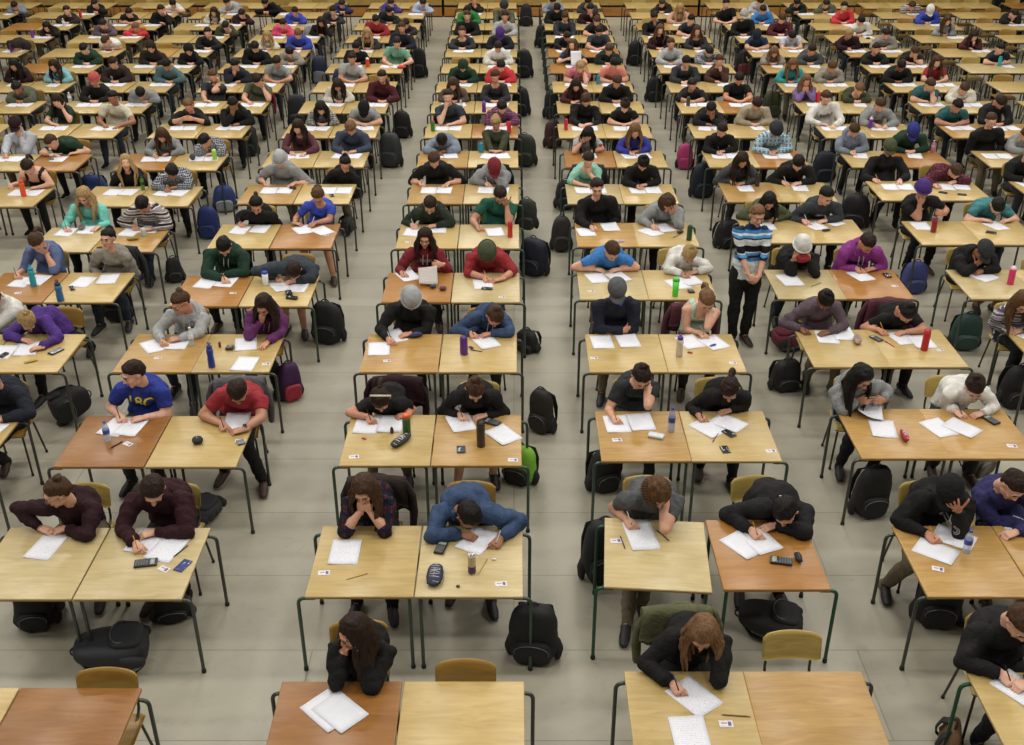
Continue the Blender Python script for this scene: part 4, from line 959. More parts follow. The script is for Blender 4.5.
    if ex.get('watch'):
        a = p['arms']['L']; dirv = unit(a['W']-a['E']); ctr = a['W'] - dirv*.02; x = unit(np.cross(dirv, (0, 0, 1))); y = np.cross(x, dirv)
        ring = loft([ctr + x*math.cos(t)*.031 + y*math.sin(t)*.027 for t in np.linspace(0, 2*PI, 17)], [(.003, .010)]*17, 6, caps=False, lat=y)
        wo = ob('wristwatch', L(ring), plain('watch_strap', '191818', .5), root); ob('dial', L(lathe([(0, 0), (.018, 0), (.018, .008), (0, .009)], 14).tf(basis(dirv, (0, 0, -1)), ctr + np.array([0, 0, .030]))), plain('watch_dial', '2b2a2a', .25), wo)
    if so is not None and (ex.get('text') or ex.get('mark') or ex.get('badge')):
        prints(p, so, root, off)
    return root
def prints(p, so, root, off):
    ex = p['ex']; bvh = BVHTree.FromPolygons([Vector(v.co) for v in so.data.vertices], [tuple(q.vertices) for q in so.data.polygons])
    def wrap(me_src, c0, sx, name, m):
        """lay a flat print (x, z) on the front of the garment, seen along the way the wearer faces"""
        lat, up, fw = p['lat'], p['up'], p['fw']; V = []
        d0 = unit(fw*.6 + np.array([0, -.8, .15]))
        for v in me_src.V:
            q = c0 + lat*v[0] + up*v[2] + d0*.45 - off
            hit = bvh.ray_cast(Vector(q), Vector(-d0), 1.0)
            V.append(np.array(hit[0]) + d0*.0035 if hit[0] is not None else q - d0*.36)
        return ob(name, MD(np.array(V), me_src.L, me_src.S), m, root)
    c0 = p['N'] - p['up']*.075 + p['fw']*.1
    if ex.get('text'):
        t, colr, size, width = ex['text']
        for me in text_mesh(t, width, size, arc=(p['seat'] == 'C5L')):
            wrap(me, c0 - p['up']*(.02 if p['seat'] != 'B3L' else -.02) - p['up']*size*.5, 1, 'lettering', plain('print_'+colr, TOP[colr], .7))
    if ex.get('mark'):
        m = loft([(.0, 0, 0), (.02, 0, -.004), (.045, 0, .006)], [(.003, .001), (.006, .001), (.002, .001)], 6, caps=False); S = p['arms']['R']['S']
        g = p['N'] - p['up']*.02 - p['fw']*.03; q = MDshift(m, g + np.array([-.05, -.02, .085])-off); ob('logo', q, plain('print_white', 'd8d6cf', .7), root)['label'] = 'small white mark'
    if ex.get('badge'):
        t = np.linspace(0, 2*PI, 25); ring = [(.035*math.cos(a), 0, .035*math.sin(a)) for a in t]; g = []
        for r in (.038, .024): g.append(loft([(r*math.cos(a), 0, r*math.sin(a)) for a in t], [(.0035, .0015)]*25, 4, caps=False))
        wrap(join(*g), c0 + p['lat']*.02 - p['up']*.03, 1, 'badge', plain('print_greyl', TOP['greyl'], .7))
def text_mesh(t, width, size, arc=False):
    cu = bpy.data.curves.new('t', 'FONT'); cu.body = t; cu.align_x = 'CENTER'; cu.align_y = 'CENTER'; cu.size = 1; cu.extrude = 0; cu.resolution_u = 2; cu.offset = .015
    o = bpy.data.objects.new('t', cu); COL.objects.link(o); dg = bpy.context.evaluated_depsgraph_get(); me = bpy.data.meshes.new_from_object(o.evaluated_get(dg))
    import bmesh
    bm = bmesh.new(); bm.from_mesh(me); bmesh.ops.remove_doubles(bm, verts=bm.verts[:], dist=1e-5); bmesh.ops.triangulate(bm, faces=bm.faces[:])
    for _ in range(3): bmesh.ops.subdivide_edges(bm, edges=[e for e in bm.edges if e.calc_length() > .12], cuts=1); bmesh.ops.triangulate(bm, faces=bm.faces[:])
    bm.to_mesh(me); bm.free()
    V = np.array([v.co[:] for v in me.vertices]); L = []; S = []
    for q in me.polygons: L += list(q.vertices); S.append(len(q.vertices))
    bpy.data.objects.remove(o); bpy.data.curves.remove(cu); bpy.data.meshes.remove(me)
    ex_, ez = V[:, 0].max()-V[:, 0].min(), V[:, 1].max()-V[:, 1].min()
    x = (V[:, 0]-(V[:, 0].max()+V[:, 0].min())/2)/ex_*width; z = (V[:, 1]-(V[:, 1].max()+V[:, 1].min())/2)/ez*size
    if arc: z = z - .22*(x/width*2)**2*size
    return [MD(np.stack([x, 0*x, z], 1), np.array(L), np.array(S))]
# ------------------------------------------------------------------ naming helpers
ORD = 'first second third fourth fifth sixth seventh eighth ninth tenth eleventh twelfth thirteenth fourteenth fifteenth sixteenth seventeenth'.split()
BLOCK = dict(W='seventh block left of the aisle', X='sixth block left of the aisle', Y='fifth block left of the aisle', Z='fourth block left of the aisle', A='third block left of the aisle', B='second block left of the aisle', C='block left of the aisle',
             D='block right of the aisle', E='second block right of the aisle', F='third block right of the aisle', G='fourth block right of the aisle', H='fifth block right of the aisle', I='sixth block right of the aisle', J='seventh block right of the aisle')
def loc(seat):
    c, r, s = seat[0], int(seat[1:-1]), seat[-1]
    return '%s row, %s seat, %s' % (ORD[r-1], 'left' if s == 'L' else 'right', BLOCK[c].replace(' of the', ' of'))
WHO = {}
def who(seat):
    return WHO.get(seat)
def lab(what, seat, prep='of'):
    w = who(seat)
    if w and len((what+' '+prep+' '+w).split()) <= 16: return '%s %s %s' % (what, prep, w)
    return '%s, %s' % (what, loc(seat))
# ------------------------------------------------------------------ desks
DESKS = {}
def row_y(px): return at_z(CXP, px, HD)[1]
for c, (a, b) in COLROWS.items():
    for r in range(a, b+1):
        px = ROWADJ.get((c, r), ROWPX[r-1]); yb = row_y(px); xl, xr = COLADJ.get((c, r), COLX[c]); xl, xr = xl*W0, xr*W0; w = (xr-xl)/2
        for s, x in (('L', xl + w/2), ('R', xr - w/2)):
            DESKS['%s%d%s' % (c, r, s)] = dict(x=x, yb=yb, w=w, c=c, r=r, s=s)
DW, DD = .765, .835
def make_desk(side, wood, metal):
    """origin on the floor under the middle of the desk"""
    root = empty('exam_desk', (0, 0, 0)); o = 1 if side == 'R' else -1
    ob('tabletop', rbox((0, 0, HD-.009), (DW, DD, .018), .008, 2), wood, root)
    ob('edge_band', rbox((0, 0, HD-.0215), (DW-.004, DD-.004, .009), .003, 1), EDGE, root, smooth=False)
    fr = []
    for y in (-DD/2+.05, DD/2-.085): fr.append(tube([(-DW/2+.05, y, HD-.042), (DW/2-.05, y, HD-.042)], .013, 10, True))
    for x in (-DW/2+.11, DW/2-.11): fr.append(tube([(x, -DD/2+.05, HD-.042), (x, DD/2-.085, HD-.042)], .011, 8, True))
    ob('frame', join(*fr), metal, root)
    for sx in (-1, 1):
        outer = sx == o; xo = sx*(DW/2+.055) if outer else sx*(DW/2-.035)
        for y in (-DD/2+.028 if outer else -DD/2+.05, DD/2-.07):
            if outer: pts = fillet([(sx*(DW/2-.06), y, HD-.036), (xo, y, HD-.036), (xo, y, .012)], .055, 6)
            else: pts = fillet([(sx*(DW/2-.12), y, HD-.042), (xo, y, HD-.042), (xo, y, .012)], .03, 4)
            lg = ob('leg', loft(pts, [.0135]*len(pts), 10), metal, root)
            ob('foot', MDshift(lathe([(0, 0), (.017, 0), (.018, .004), (.0165, .03), (0, .031)], 12), (xo, y, 0)), RUB, lg)
    return root
def make_chair(wood=None):
    """faces -Y; origin on the floor under the seat"""
    root = empty('plywood_chair', (0, 0, 0)); wood = wood or WCHAIR
    nx, nz = 15, 8; V = []
    for f in (0, 1):
        for j in range(nz):
            for i in range(nx):
                u = -1+2*i/(nx-1); t = -1+2*j/(nz-1); hw = .195
                x = u*hw; z = .695 + t*.10 + .012*(1-u*u)*(t > 0)*t
                cr = max(0, abs(u)-.80)/.2; z = .695 + (z-.695)*(1-.28*cr*cr)
                y = .190 + .035*(1-u*u)*1 + .018*t - .035 + (.010 if f else 0); V.append((x, y, z))
    n = nx*nz; L = []
    for j in range(nz-1):
        for i in range(nx-1):
            a = j*nx+i; L += [a, a+1, a+1+nx, a+nx]; L += [n+a, n+a+nx, n+a+nx+1, n+a+1]
    for j in range(nz-1):
        for a in (j*nx, j*nx+nx-1): L += [a, a+nx, n+a+nx, n+a]
    for i in range(nx-1):
        for a in (i, (nz-1)*nx+i): L += [a, a+1, n+a+1, n+a]
    ob('backrest', MD(np.array(V, float), np.array(L), np.full(len(L)//4, 4)), wood, root)
    seat = rbox((0, 0, .435), (.39, .38, .012), .006, 1); g = []
    nx, ny = 14, 12; V = []
    for f in (0, 1):
        for j in range(ny):
            for i in range(nx):
                u = -1+2*i/(nx-1); t = -1+2*j/(ny-1); cr = (max(0, abs(u)-.75)/.25)**2
                V.append((u*.195, t*.185*(1-.10*cr), .440 - .012*(1-u*u)*(t > -.6) - .022*max(0, -t-.7)/.3 - (.011 if f else 0)))
    n = nx*ny; L = []
    for j in range(ny-1):
        for i in range(nx-1):
            a = j*nx+i; L += [a, a+1, a+1+nx, a+nx]; L += [n+a, n+a+nx, n+a+nx+1, n+a+1]
    for j in range(ny-1):
        for a in (j*nx, j*nx+nx-1): L += [a, a+nx, n+a+nx, n+a]
    for i in range(nx-1):
        for a in (i, (ny-1)*nx+i): L += [a, a+1, n+a+1, n+a]
    ob('seat', MD(np.array(V, float), np.array(L), np.full(len(L)//4, 4)), wood, root)
    for s in (-1, 1):
        lg = ob('leg', tube(fillet([(s*.12, -.12, .415), (s*.165, -.15, .40), (s*.195, -.20, .012)], .04), .010, 8, True), MCHR, root)
        lg2 = ob('leg', tube(fillet([(s*.12, .12, .415), (s*.165, .14, .40), (s*.195, .215, .012)], .04), .010, 8, True), MCHR, root)
        ob('back_post', tube(fillet([(s*.14, -.10, .418), (s*.15, .10, .418), (s*.15, .200, .46), (s*.15, .196, .75)], .05), .010, 8, True), MCHR, root)
        for l, x, y in ((lg, s*.195, -.20), (lg2, s*.195, .215)): ob('foot', MDshift(lathe([(0, 0), (.013, 0), (.013, .022), (0, .023)], 10), (x, y, 0)), RUB, l)
    ob('seat_frame', join(tube([(-.165, -.14, .405), (.165, -.14, .405)], .009, 8, True), tube([(-.165, .14, .405), (.165, .14, .405)], .009, 8, True)), MCHR, root)
    return root
# ------------------------------------------------------------------ things on the desks
def sheet(cx, cy, rot, seat, label, z=0, w=.216, h=.279, curl=.0, mat=None, group=None, name='exam_sheet', booklet=False):
    n = 7; V = []; th = .0011 if not booklet else .0035
    sd = abs(math.sin(cx*91+cy*37))
    for f in (0, 1):
        for j in range(n):
            for i in range(n):
                u, t = i/(n-1)-.5, j/(n-1)-.5
                zz = .0006 + curl*(abs(u+t)**2.2)*1.4 + .0010*math.sin(9*u+sd*6)*(curl > 0) + (th if f else 0); V.append((u*w, t*h, zz))
    m = n*n; L = []
    for j in range(n-1):
        for i in range(n-1):
            a = j*n+i; L += [a+n, a+n+1, a+1, a]; L += [m+a, m+a+1, m+a+n+1, m+a+n]
    for i in range(n-1):
        L += [i, i+1, m+i+1, m+i]; a = (n-1)*n+i; L += [a+1, a, m+a, m+a+1]; a = i*n; L += [a+n, a, m+a, m+a+n]; a = i*n+n-1; L += [a, a+n, m+a+n, m+a]
    o = ob(name, MD(np.array(V), np.array(L), np.full(len(L)//4, 4)), mat or PAPER, None, (cx, cy, HD+z), (0, 0, math.radians(rot)))
    tag(o, label, 'paper', group); return o
def pen(p0, p1, seat, label, colr='1d2a55', r=.0042, name='pen', cat='pen'):
    p0, p1 = np.array(p0, float), np.array(p1, float); d = unit(p1-p0); c = p0
    L = np.linalg.norm(p1-p0)
    m = loft([c, c+d*.008, c+d*.02, c+d*(L-.004), c+d*L], [.0008, .0025, r, r, r*.7], 8)
    root = ob(name, MDshift(m, -c), plain('pen_'+colr, colr, .35), None, tuple(c))
    ob('grip' if name == 'pen' else 'eraser_tip', MDshift(loft([c+d*(.02 if name == 'pen' else L-.012), c+d*(.05 if name == 'pen' else L+.003)], [r*1.08, r*1.08], 8), -c), plain('pen_grip', '15161a', .7) if name == 'pen' else plain('eraser_pink', 'b8706a', .7), root)
    tag(root, label, cat); return root
def bottle(px, py, colr, capc, label, kind='sport', h=.24, r=.036, alpha=None, lean=0, seat=None):
    q = desk(px, py); a = None
    m = plain('bottle_'+colr, colr, .3) if alpha is None else glassmat('clear_'+colr, colr, alpha)
    if kind == 'sport':
        prof = [(0, 0), (r*.9, 0), (r, .008), (r, h*.34), (r*.90, h*.42), (r*.90, h*.52), (r, h*.60), (r*.98, h*.72), (r*.72, h*.80), (0, h*.80)]
        capp = [(0, h*.78), (r*.80, h*.78), (r*.82, h*.88), (r*.5, h*.91), (r*.36, h*.92), (r*.34, h), (0, h)]
    elif kind == 'cyl':
        prof = [(0, 0), (r*.94, 0), (r, .006), (r, h*.80), (r*.96, h*.83), (0, h*.83)]
        capp = [(0, h*.82), (r*.92, h*.82), (r*.94, h*.93), (r*.6, h*.96), (r*.55, h), (0, h)]
    elif kind == 'water':
        prof = [(0, 0), (r*.85, 0), (r*.95, .01), (r*.88, .03), (r*.95, .05), (r*.88, .07), (r*.93, .09), (r*.93, h*.62), (r*.80, h*.76), (r*.38, h*.90), (r*.38, h*.93), (0, h*.93)]
        capp = [(0, h*.92), (r*.44, h*.92), (r*.44, h), (0, h)]
    elif kind == 'can':
        prof = [(0, 0), (r*.80, 0), (r, .012), (r, h-.014), (r*.84, h-.002), (r*.80, h-.002), (r*.78, h-.006), (0, h-.006)]; capp = None
    elif kind == 'mug':
        prof = [(0, 0), (r*.82, 0), (r*.86, .004), (r, h*.86), (0, h*.86)]; capp = [(0, h*.85), (r*1.05, h*.85), (r*1.03, h*.93), (r*.9, h*.97), (r*.88, h), (0, h)]
    root = ob('water_bottle' if kind != 'can' else 'drink_can', lathe(prof, 20), m, None, (q[0], q[1], HD+.0005)); tag(root, label, 'bottle' if kind != 'can' else 'can')
    if capp: ob('bottle_cap', lathe(capp, 18), plain('cap_'+capc, capc, .4), root)
    if kind == 'sport' and r > .03: ob('carry_loop', MDshift(loft([(math.sin(t)*.018, 0, math.cos(t)*.018) for t in np.linspace(-1.6, 1.6, 9)], [.003]*9, 6), (0, 0, h*.98)), plain('cap_'+capc, capc, .4), root)
    if kind == 'water': ob('bottle_label', lathe([(r*.945, h*.40), (r*.955, h*.41), (r*.955, h*.60), (r*.945, h*.61)], 18), plain('label_'+capc, capc, .5), root)
    if kind == 'can':
        ob('printed_band', lathe([(r*1.003, .012), (r*1.006, .014), (r*1.006, h*.42), (r*1.003, h*.43)], 20), plain('can_purple', '4a2a66', .4), root)
        ob('lid', lathe([(0, h-.004), (r*.72, h-.004), (r*.78, h), (r*.82, h), (r*.84, h-.003)], 20), plain('can_silver', 'b9babc', .25, .8), root)
    return root
def gadget(px, py, rot, w, h, t, colr, label, name='phone', cat='phone', screen='2d3036', keys=False, off=(0, 0)):
    q = desk(px, py); root = ob(name, rbox((0, 0, t/2), (w, h, t), min(.006, t*.45), 2), plain('case_'+colr, colr, .35), None, (q[0], q[1], HD+.0005+(.0015 if 1 else 0)), (0, 0, math.radians(rot)))
    tag(root, label, cat)
    if keys:
        ob('display', rbox((0, h*.30, t+.0008), (w*.78, h*.20, .0016), .0006, 1), plain('lcd', '8d968c', .25), root)
        g = [rbox(((i-2)*w*.17, -h*.40+j*h*.115, t+.0015), (w*.11, h*.07, .003), .001, 1) for i in range(5) for j in range(5)]
        ob('keypad', join(*g), plain('keys', '6d7076', .5), root)
    else: ob('screen', rbox((0, 0, t+.0002), (w*.88, h*.84, .0012), .0005, 1), plain('screen_'+screen, screen, .12), root)
    return root
def pcase(px, py, rot, w, l, hgt, colr, label, name='pencil_case', zipc='8f8f92', art=None):
    q = desk(px, py); m = ell((0, 0, hgt*.5), (w/2, l/2, hgt*.52), nu=24, nv=12); v = m.V
    d = np.abs(v/np.array([w/2, l/2, 1])); k = np.maximum(d[:, 0], d[:, 1]); rr = np.sqrt(d[:, 0]**2+d[:, 1]**2)+1e-6; f = .35*k/rr+.65
    v[:, :2] = v[:, :2]*(1/np.clip(f, .6, 1))[:, None]*.96; v[:, 2] = np.maximum(v[:, 2], 0); v += (wob(v, .003, 60, int(px)))[:, None]*np.array([1, 1, .4]); v[:, 2] = np.maximum(v[:, 2], 0)
    root = ob(name, m, plain('pcase_'+colr, colr, .7), None, (q[0], q[1], HD+.001), (0, 0, math.radians(rot))); tag(root, label, 'pencil case' if name == 'pencil_case' else 'case')
    ob('zip', loft([(-w*.02, y, hgt*1.02*math.sqrt(max(.02, 1-(y/(l*.52))**2))) for y in np.linspace(-l*.44, l*.44, 9)], [(.003, .0022)]*9, 6), plain('zip_'+zipc, zipc, .4, .5), root)
    if art:
        g = []
        for i in range(9):
            y = -l*.36+i*l*.09; g.append(loft([(-w*.26, y, hgt*.93*math.sqrt(1-(y/(l*.56))**2)), (0, y+.01*math.sin(i*2), hgt*1.06*math.sqrt(1-(y/(l*.56))**2)), (w*.28, y-.006*math.cos(i*3), hgt*.93*math.sqrt(1-(y/(l*.56))**2))], [(.005, .002)]*3, 6))
        ob('printed_pattern', join(*g), plain('art_'+art, art, .6), root)
    return root
def card(px, py, rot, label, w=.085, h=.054):
    q = desk(px, py); root = ob('student_card', rbox((0, 0, .0008), (w, h, .0014), .0006, 1), plain('card_white', 'd8d4d6', .35), None, (q[0], q[1], HD+.001), (0, 0, math.radians(rot))); tag(root, label, 'card')
    ob('photo', rbox((w*.26, 0, .0018), (w*.24, h*.62, .0006), .0002, 1), plain('card_photo', '54508a', .4), root); ob('printed_strip', rbox((-w*.15, h*.1, .0018), (w*.42, h*.16, .0006), .0002, 1), plain('card_red', 'a8696c', .4), root)
    return root
# ------------------------------------------------------------------ bags
def backpack(px, py, colr, label, size=(.33, .20, .46), rz=0, lie=None, accent=None, name='backpack', seed=0, z0=0., tilt=8, yoff=0):
    """stands with its front pocket towards -Y; lie='back' puts it on its straps"""
    w, d, h = size; m = ell((0, 0, 0), (1, 1, 1), nu=32, nv=20); v = m.V
    k = (np.abs(v[:, 0])**3.2+np.abs(v[:, 1])**3.2+np.abs(v[:, 2])**3.6)**(1/3.3); v /= k[:, None]
    tz = (v[:, 2]+1)/2; v[:, 0] *= w/2*(1-.20*tz**2.2); v[:, 1] *= d/2*(1.05-.38*tz); v[:, 2] = tz*h
    rs = np.random.RandomState(seed+int(px)); v += (wob(v, .011, 17, seed+int(px)) + wob(v, .004, 55, seed))[:, None]*unit(np.array([1, 1, .5]))
    v[:, 2] = np.maximum(v[:, 2], 0); main = m
    mc = plain('bag_'+colr, colr, .75); ac = plain('bag_'+accent, accent, .7) if accent else plain('bag_trim', '202122', .6)
    q = floor(px, py); q[1] += yoff; root = ob(name, main, mc, None); tag(root, label, 'backpack' if name == 'backpack' else 'bag')
    pk = ell((0, 0, 0), (1, 1, 1), nu=24, nv=12); v = pk.V; k = (np.abs(v)**4).sum(1)**(1/4); v /= k[:, None]; v[:] = v*np.array([w*.37, d*.13, h*.22]) + np.array([0, -d*.47, h*.29]); v += wob(v, .006, 30, seed+5)[:, None]*np.array([.3, 1, .3])
    ob('front_pocket', pk, mc if not accent else ac, root)
    pts = [(math.sin(a)*w*.34, -d*.60, h*.36+math.cos(a)*h*.14) for a in np.linspace(-1.9, 1.9, 11)]; ob('zip', loft(pts, [(.003, .003)]*11, 6), plain('bag_zip', '6e6f72', .4, .4), root)
    ob('zip', loft([(math.sin(a)*w*.44, -d*.16*1.2, h*.45+math.cos(a)*h*.50) for a in np.linspace(-1.7, 1.7, 13)], [(.004, .005)]*13, 6), plain('bag_zip2', '3c3d40', .5), root)
    for s in (-1, 1):
        pts = [(s*w*.16, d*.30, h*.90), (s*w*.26, d*.62, h*.74), (s*w*.31, d*.72, h*.45), (s*w*.36, d*.60, h*.18), (s*w*.38, d*.36, h*.07)]
        ob('shoulder_strap', loft(fillet(pts, .05, 3), [(.026, .007)]*20, 8, lat=(1, 0, 0)) if False else loft(pts, [(.026, .008), (.030, .009), (.030, .009), (.014, .004), (.012, .004)], 8, lat=(1, 0, 0)), ac if not accent else plain('bag_trim', '202122', .6), root)
        ob('side_pocket', loft([(s*w*.47, 0, .03), (s*w*.49, 0, h*.18), (s*w*.46, 0, h*.32)], [(.030, .045), (.034, .055), (.024, .045)], 10, lat=(1, 0, 0)), plain('bag_mesh', '2a2b2d', .8), root)
    ob('handle', loft([(math.sin(a)*.045, d*.10, h*.96+math.cos(a)*.045) for a in np.linspace(-1.6, 1.6, 9)], [(.006, .009)]*9, 8), plain('bag_trim', '202122', .6), root)
    r = Matrix.Rotation(math.radians(rz), 4, 'Z')
    if lie == 'back': M = r @ Matrix.Rotation(math.radians(-84), 4, 'X'); z = d*.50+.02
    elif lie == 'side': M = r @ Matrix.Rotation(math.radians(82), 4, 'Y'); z = w*.46
    elif lie == 'front': M = r @ Matrix.Rotation(math.radians(80), 4, 'X'); z = d*.58
    else: M = r @ Matrix.Rotation(math.radians(tilt), 4, 'X'); z = .012+z0
    root.matrix_world = Matrix.Translation((q[0], q[1], z)) @ M
    # settle on the floor
    lo = 9
    for o in [root]+[c for c in bpy.data.objects if c.parent == root]:
        vs = np.array([x.co[:] for x in o.data.vertices]); R3 = np.array(root.matrix_world.to_3x3()); lo = min(lo, (vs @ R3.T)[:, 2].min())
    root.location.z = -lo + .001 + z0
    return root
def coat(seat, colr, label, side=0, length=.62, yo=0., fold=.0, name='jacket'):
    """a garment hung over the backrest of a chair"""
    cx, cy, rz = CHAIRS[seat]; nx, nz = 22, 18; V = []
    prof = []
    for j in range(nz):
        t = j/(nz-1); s = -length*.42 + t*length*1.0          # arc length over the top of the backrest, negative = front side
        prof.append(s)
    top = .835
    for f in (0, 1):
        for j, s in enumerate(prof):
            for i in range(nx):
                u = -1+2*i/(nx-1); th = .014 if f == 0 else 0
                r = .035 + th
                if s < -.055: y = -r; z = top + (s+.055)
                elif s > .055: y = r; z = top - (s-.055)
                else: a = s/.055*PI/2; y = math.sin(a)*r; z = top + math.cos(a)*r
                wv = .018*math.sin(u*7+j*.5) + .012*math.sin(u*15+1.7*j*.3)
                flare = 1 + .25*abs(s); x = u*.235*flare + side*.03
                V.append((x, y+.175 + (wv if s > .06 else -wv*.4 if s < -.06 else 0), z - .02*u*u))
    n = nx*nz; L = []
    for j in range(nz-1):
        for i in range(nx-1):
            a = j*nx+i; L += [a, a+1, a+1+nx, a+nx]; L += [n+a, n+a+nx, n+a+nx+1, n+a+1]
    for j in range(nz-1):
        for a in (j*nx, j*nx+nx-1): L += [a, a+nx, n+a+nx, n+a]
    for i in range(nx-1):
        for a in (i, (nz-1)*nx+i): L += [a, a+1, n+a+1, n+a]
    m = MD(np.array(V), np.array(L), np.full(len(L)//4, 4)); root = ob(name, m, cloth(colr), None, (cx, cy, 0), (0, 0, rz)); tag(root, label, 'jacket')
    for s in (-1, 1):
        pts = [(s*.22, .20, .80), (s*.27, .225, .66), (s*.28, .235, .50), (s*.27, .23, .36)]
        ob('sleeve', loft(pts, [(.045, .03), (.05, .035), (.045, .034), (.036, .028)], 12), cloth(colr), root)
    ob('hood', ell((0, .215, .80), (.13, .05, .075), nu=18, nv=10), cloth(colr), root)
    return root
# ================================================================== plan people
SKN = dict(Z7R=1, C2R=4, E4L=5, F5L=4, E5L=2, A6R=3, B6L=2, E3L=3, A7R=4, B7R=2, Z9R=4, Z10L=2, Y10R=4, A9R=4, C8L=5, F5R=4, G11L=5, E9L=4, E7L=3, E8R=3, D7R=2)
for i, rec in enumerate(P):
    seat = rec[0]
    if seat not in DESKS:
        continue
    plan(*rec); PEOPLE[-1]['skin'] = SKN.get(seat, [0, 1, 6, 2, 0, 1, 6, 3][(i*5+int(rec[1])) % 8])
# the invigilator standing in the aisle
def plan_stand():
    F = floor(737, 341); y0 = F[1] - .02; x0 = F[0]; z = lambda h: h
    H = np.array([x0+.06, y0-.03, 1.57]); R = rotm('Z', .12) @ rotm('X', .30); Nk = H + R @ np.array([0, .035, -.172]); Pv = np.array([x0+.015, y0+.0, .92])
    up = unit(Nk-Pv); lat = unit(np.array([1., 0, 0])-up*up[0]); fw = unit(np.cross(up, lat)); fw = -fw if fw[1] > 0 else fw
    mid = (Nk+Pv)/2 - fw*.01
    tp = [Pv + np.array([0, 0, -.09]), Pv + (mid-Pv)*.3, mid, mid+(Nk-mid)*.45, Nk-up*.075, Nk-up*.03]; tr = [(.175, .13), (.155, .12), (.132, .10), (.158, .115), (.150, .085), (.08, .062)]
    parts = [loft(tp, tr, 20, lat=lat), loft([Nk-up*.06, H + R @ np.array([0, .03, -.09])], [.055, .046], 12)]
    arms = {}
    for key, s in (('R', -1), ('L', 1)):
        S = Nk + lat*s*.165 - up*.055; Wt = np.array([x0+.045+s*.055, y0-.245, .93 + (.015 if s < 0 else 0)])
        E, Wt = ik(S, Wt, .28, .245, (s*.8, .5, -.5)); arms[key] = dict(S=S, E=E, W=Wt, fd=unit(np.array([-s*.75, -.45, -.55])), n=np.array([-s*.3, .9, -.2]), hk='curl', s=s, code='f')
        parts += [loft([S-lat*s*.03, S, (S+E)/2, E], [.052, .054, .046, .038], 12), loft([E, E*.65+Wt*.35, Wt], [.038, .038, .024], 12)]
    legs = {}
    for key, s in (('R', -1), ('L', 1)):
        hip = Pv + np.array([s*.085, 0, -.03]); an = np.array([x0+s*.075, y0+.02 - (.03 if s < 0 else 0), .085]); kn = (hip+an)/2 + np.array([s*.01, -.02, .02]); toe = an + np.array([s*.04, -.15, -.045]); legs[key] = (hip, kn, an, toe)
        parts += [loft([hip, (hip+kn)/2, kn], [.098, .085, .062], 14), loft([kn, kn*.6+an*.4, an], [.062, .060, .044], 12), loft([an+np.array([0, .03, -.03]), (an+toe)/2+np.array([0, 0, -.008]), toe], [(.034, .034), (.036, .03), (.034, .022)], 10)]
    off = np.array([x0, y0, 0]); q = queue(MDshift(join(*parts), -off), LOD[0]['body'], 4)
    PEOPLE.append(dict(seat='AISLE', row=5, lod=0, H=H, R=R, N=Nk, P=Pv, up=up, lat=lat, fw=fw, fem=1, arms=arms, legs=legs, off=off, q=q, hair='lbr', style='short', top='sweater', sleeve='mid', words='', ex=dict(pants='black'), T=tp, rs=np.random.RandomState(3), sw=.16, yb=y0, xs=x0, skin=0))
plan_stand()
BODIES = run_remesh()
# ------------------------------------------------------------------ labels
HW = dict(blk='black', dbr='dark brown', brn='brown', lbr='light brown', bld='blonde', aub='auburn', red='red', gry='grey')
PW = {'w': 'writing', 'm': 'hand at the mouth', 'c': 'cheek on one hand', 't': 'hand on the head', 'x': 'arms crossed', 'b': 'both hands at the face', 'h': 'holding a page', 'd': 'hands in the lap'}
cnt = {}
for p in PEOPLE: cnt[p['words']] = cnt.get(p['words'], 0) + 1
for p in PEOPLE:
    s = p['seat']
    if s == 'AISLE': continue
    w = p['words']
    if cnt[w] == 1: WHO[s] = 'the student in ' + w
    r = build_person(p, BODIES); p['root'] = r
    codes = [a['code'] for a in p['arms'].values()]; act = next((PW[c] for c in ('x', 'b', 't', 'c', 'm', 'h', 'w', 'd') if c in codes), 'head bowed over the desk')
    base = 'student in ' + w
    if cnt[w] > 1: lb = '%s, %s' % (base, loc(s))
    else:
        lb = base + ', ' + act
        if len(lb.split()) > 16 or act.split()[0] in w: lb = base
    if len(lb.split()) > 16: lb = 'student, ' + loc(s)
    tag(r, lb, 'person', 'students writing the exam')
p = PEOPLE[-1]; r = build_person(p, BODIES); tag(r, 'standing person in blue, white and black striped sweater, hands clasped, in the aisle', 'person'); p['root'] = r
BODIES = None
OCC = {p['seat']: p for p in PEOPLE}
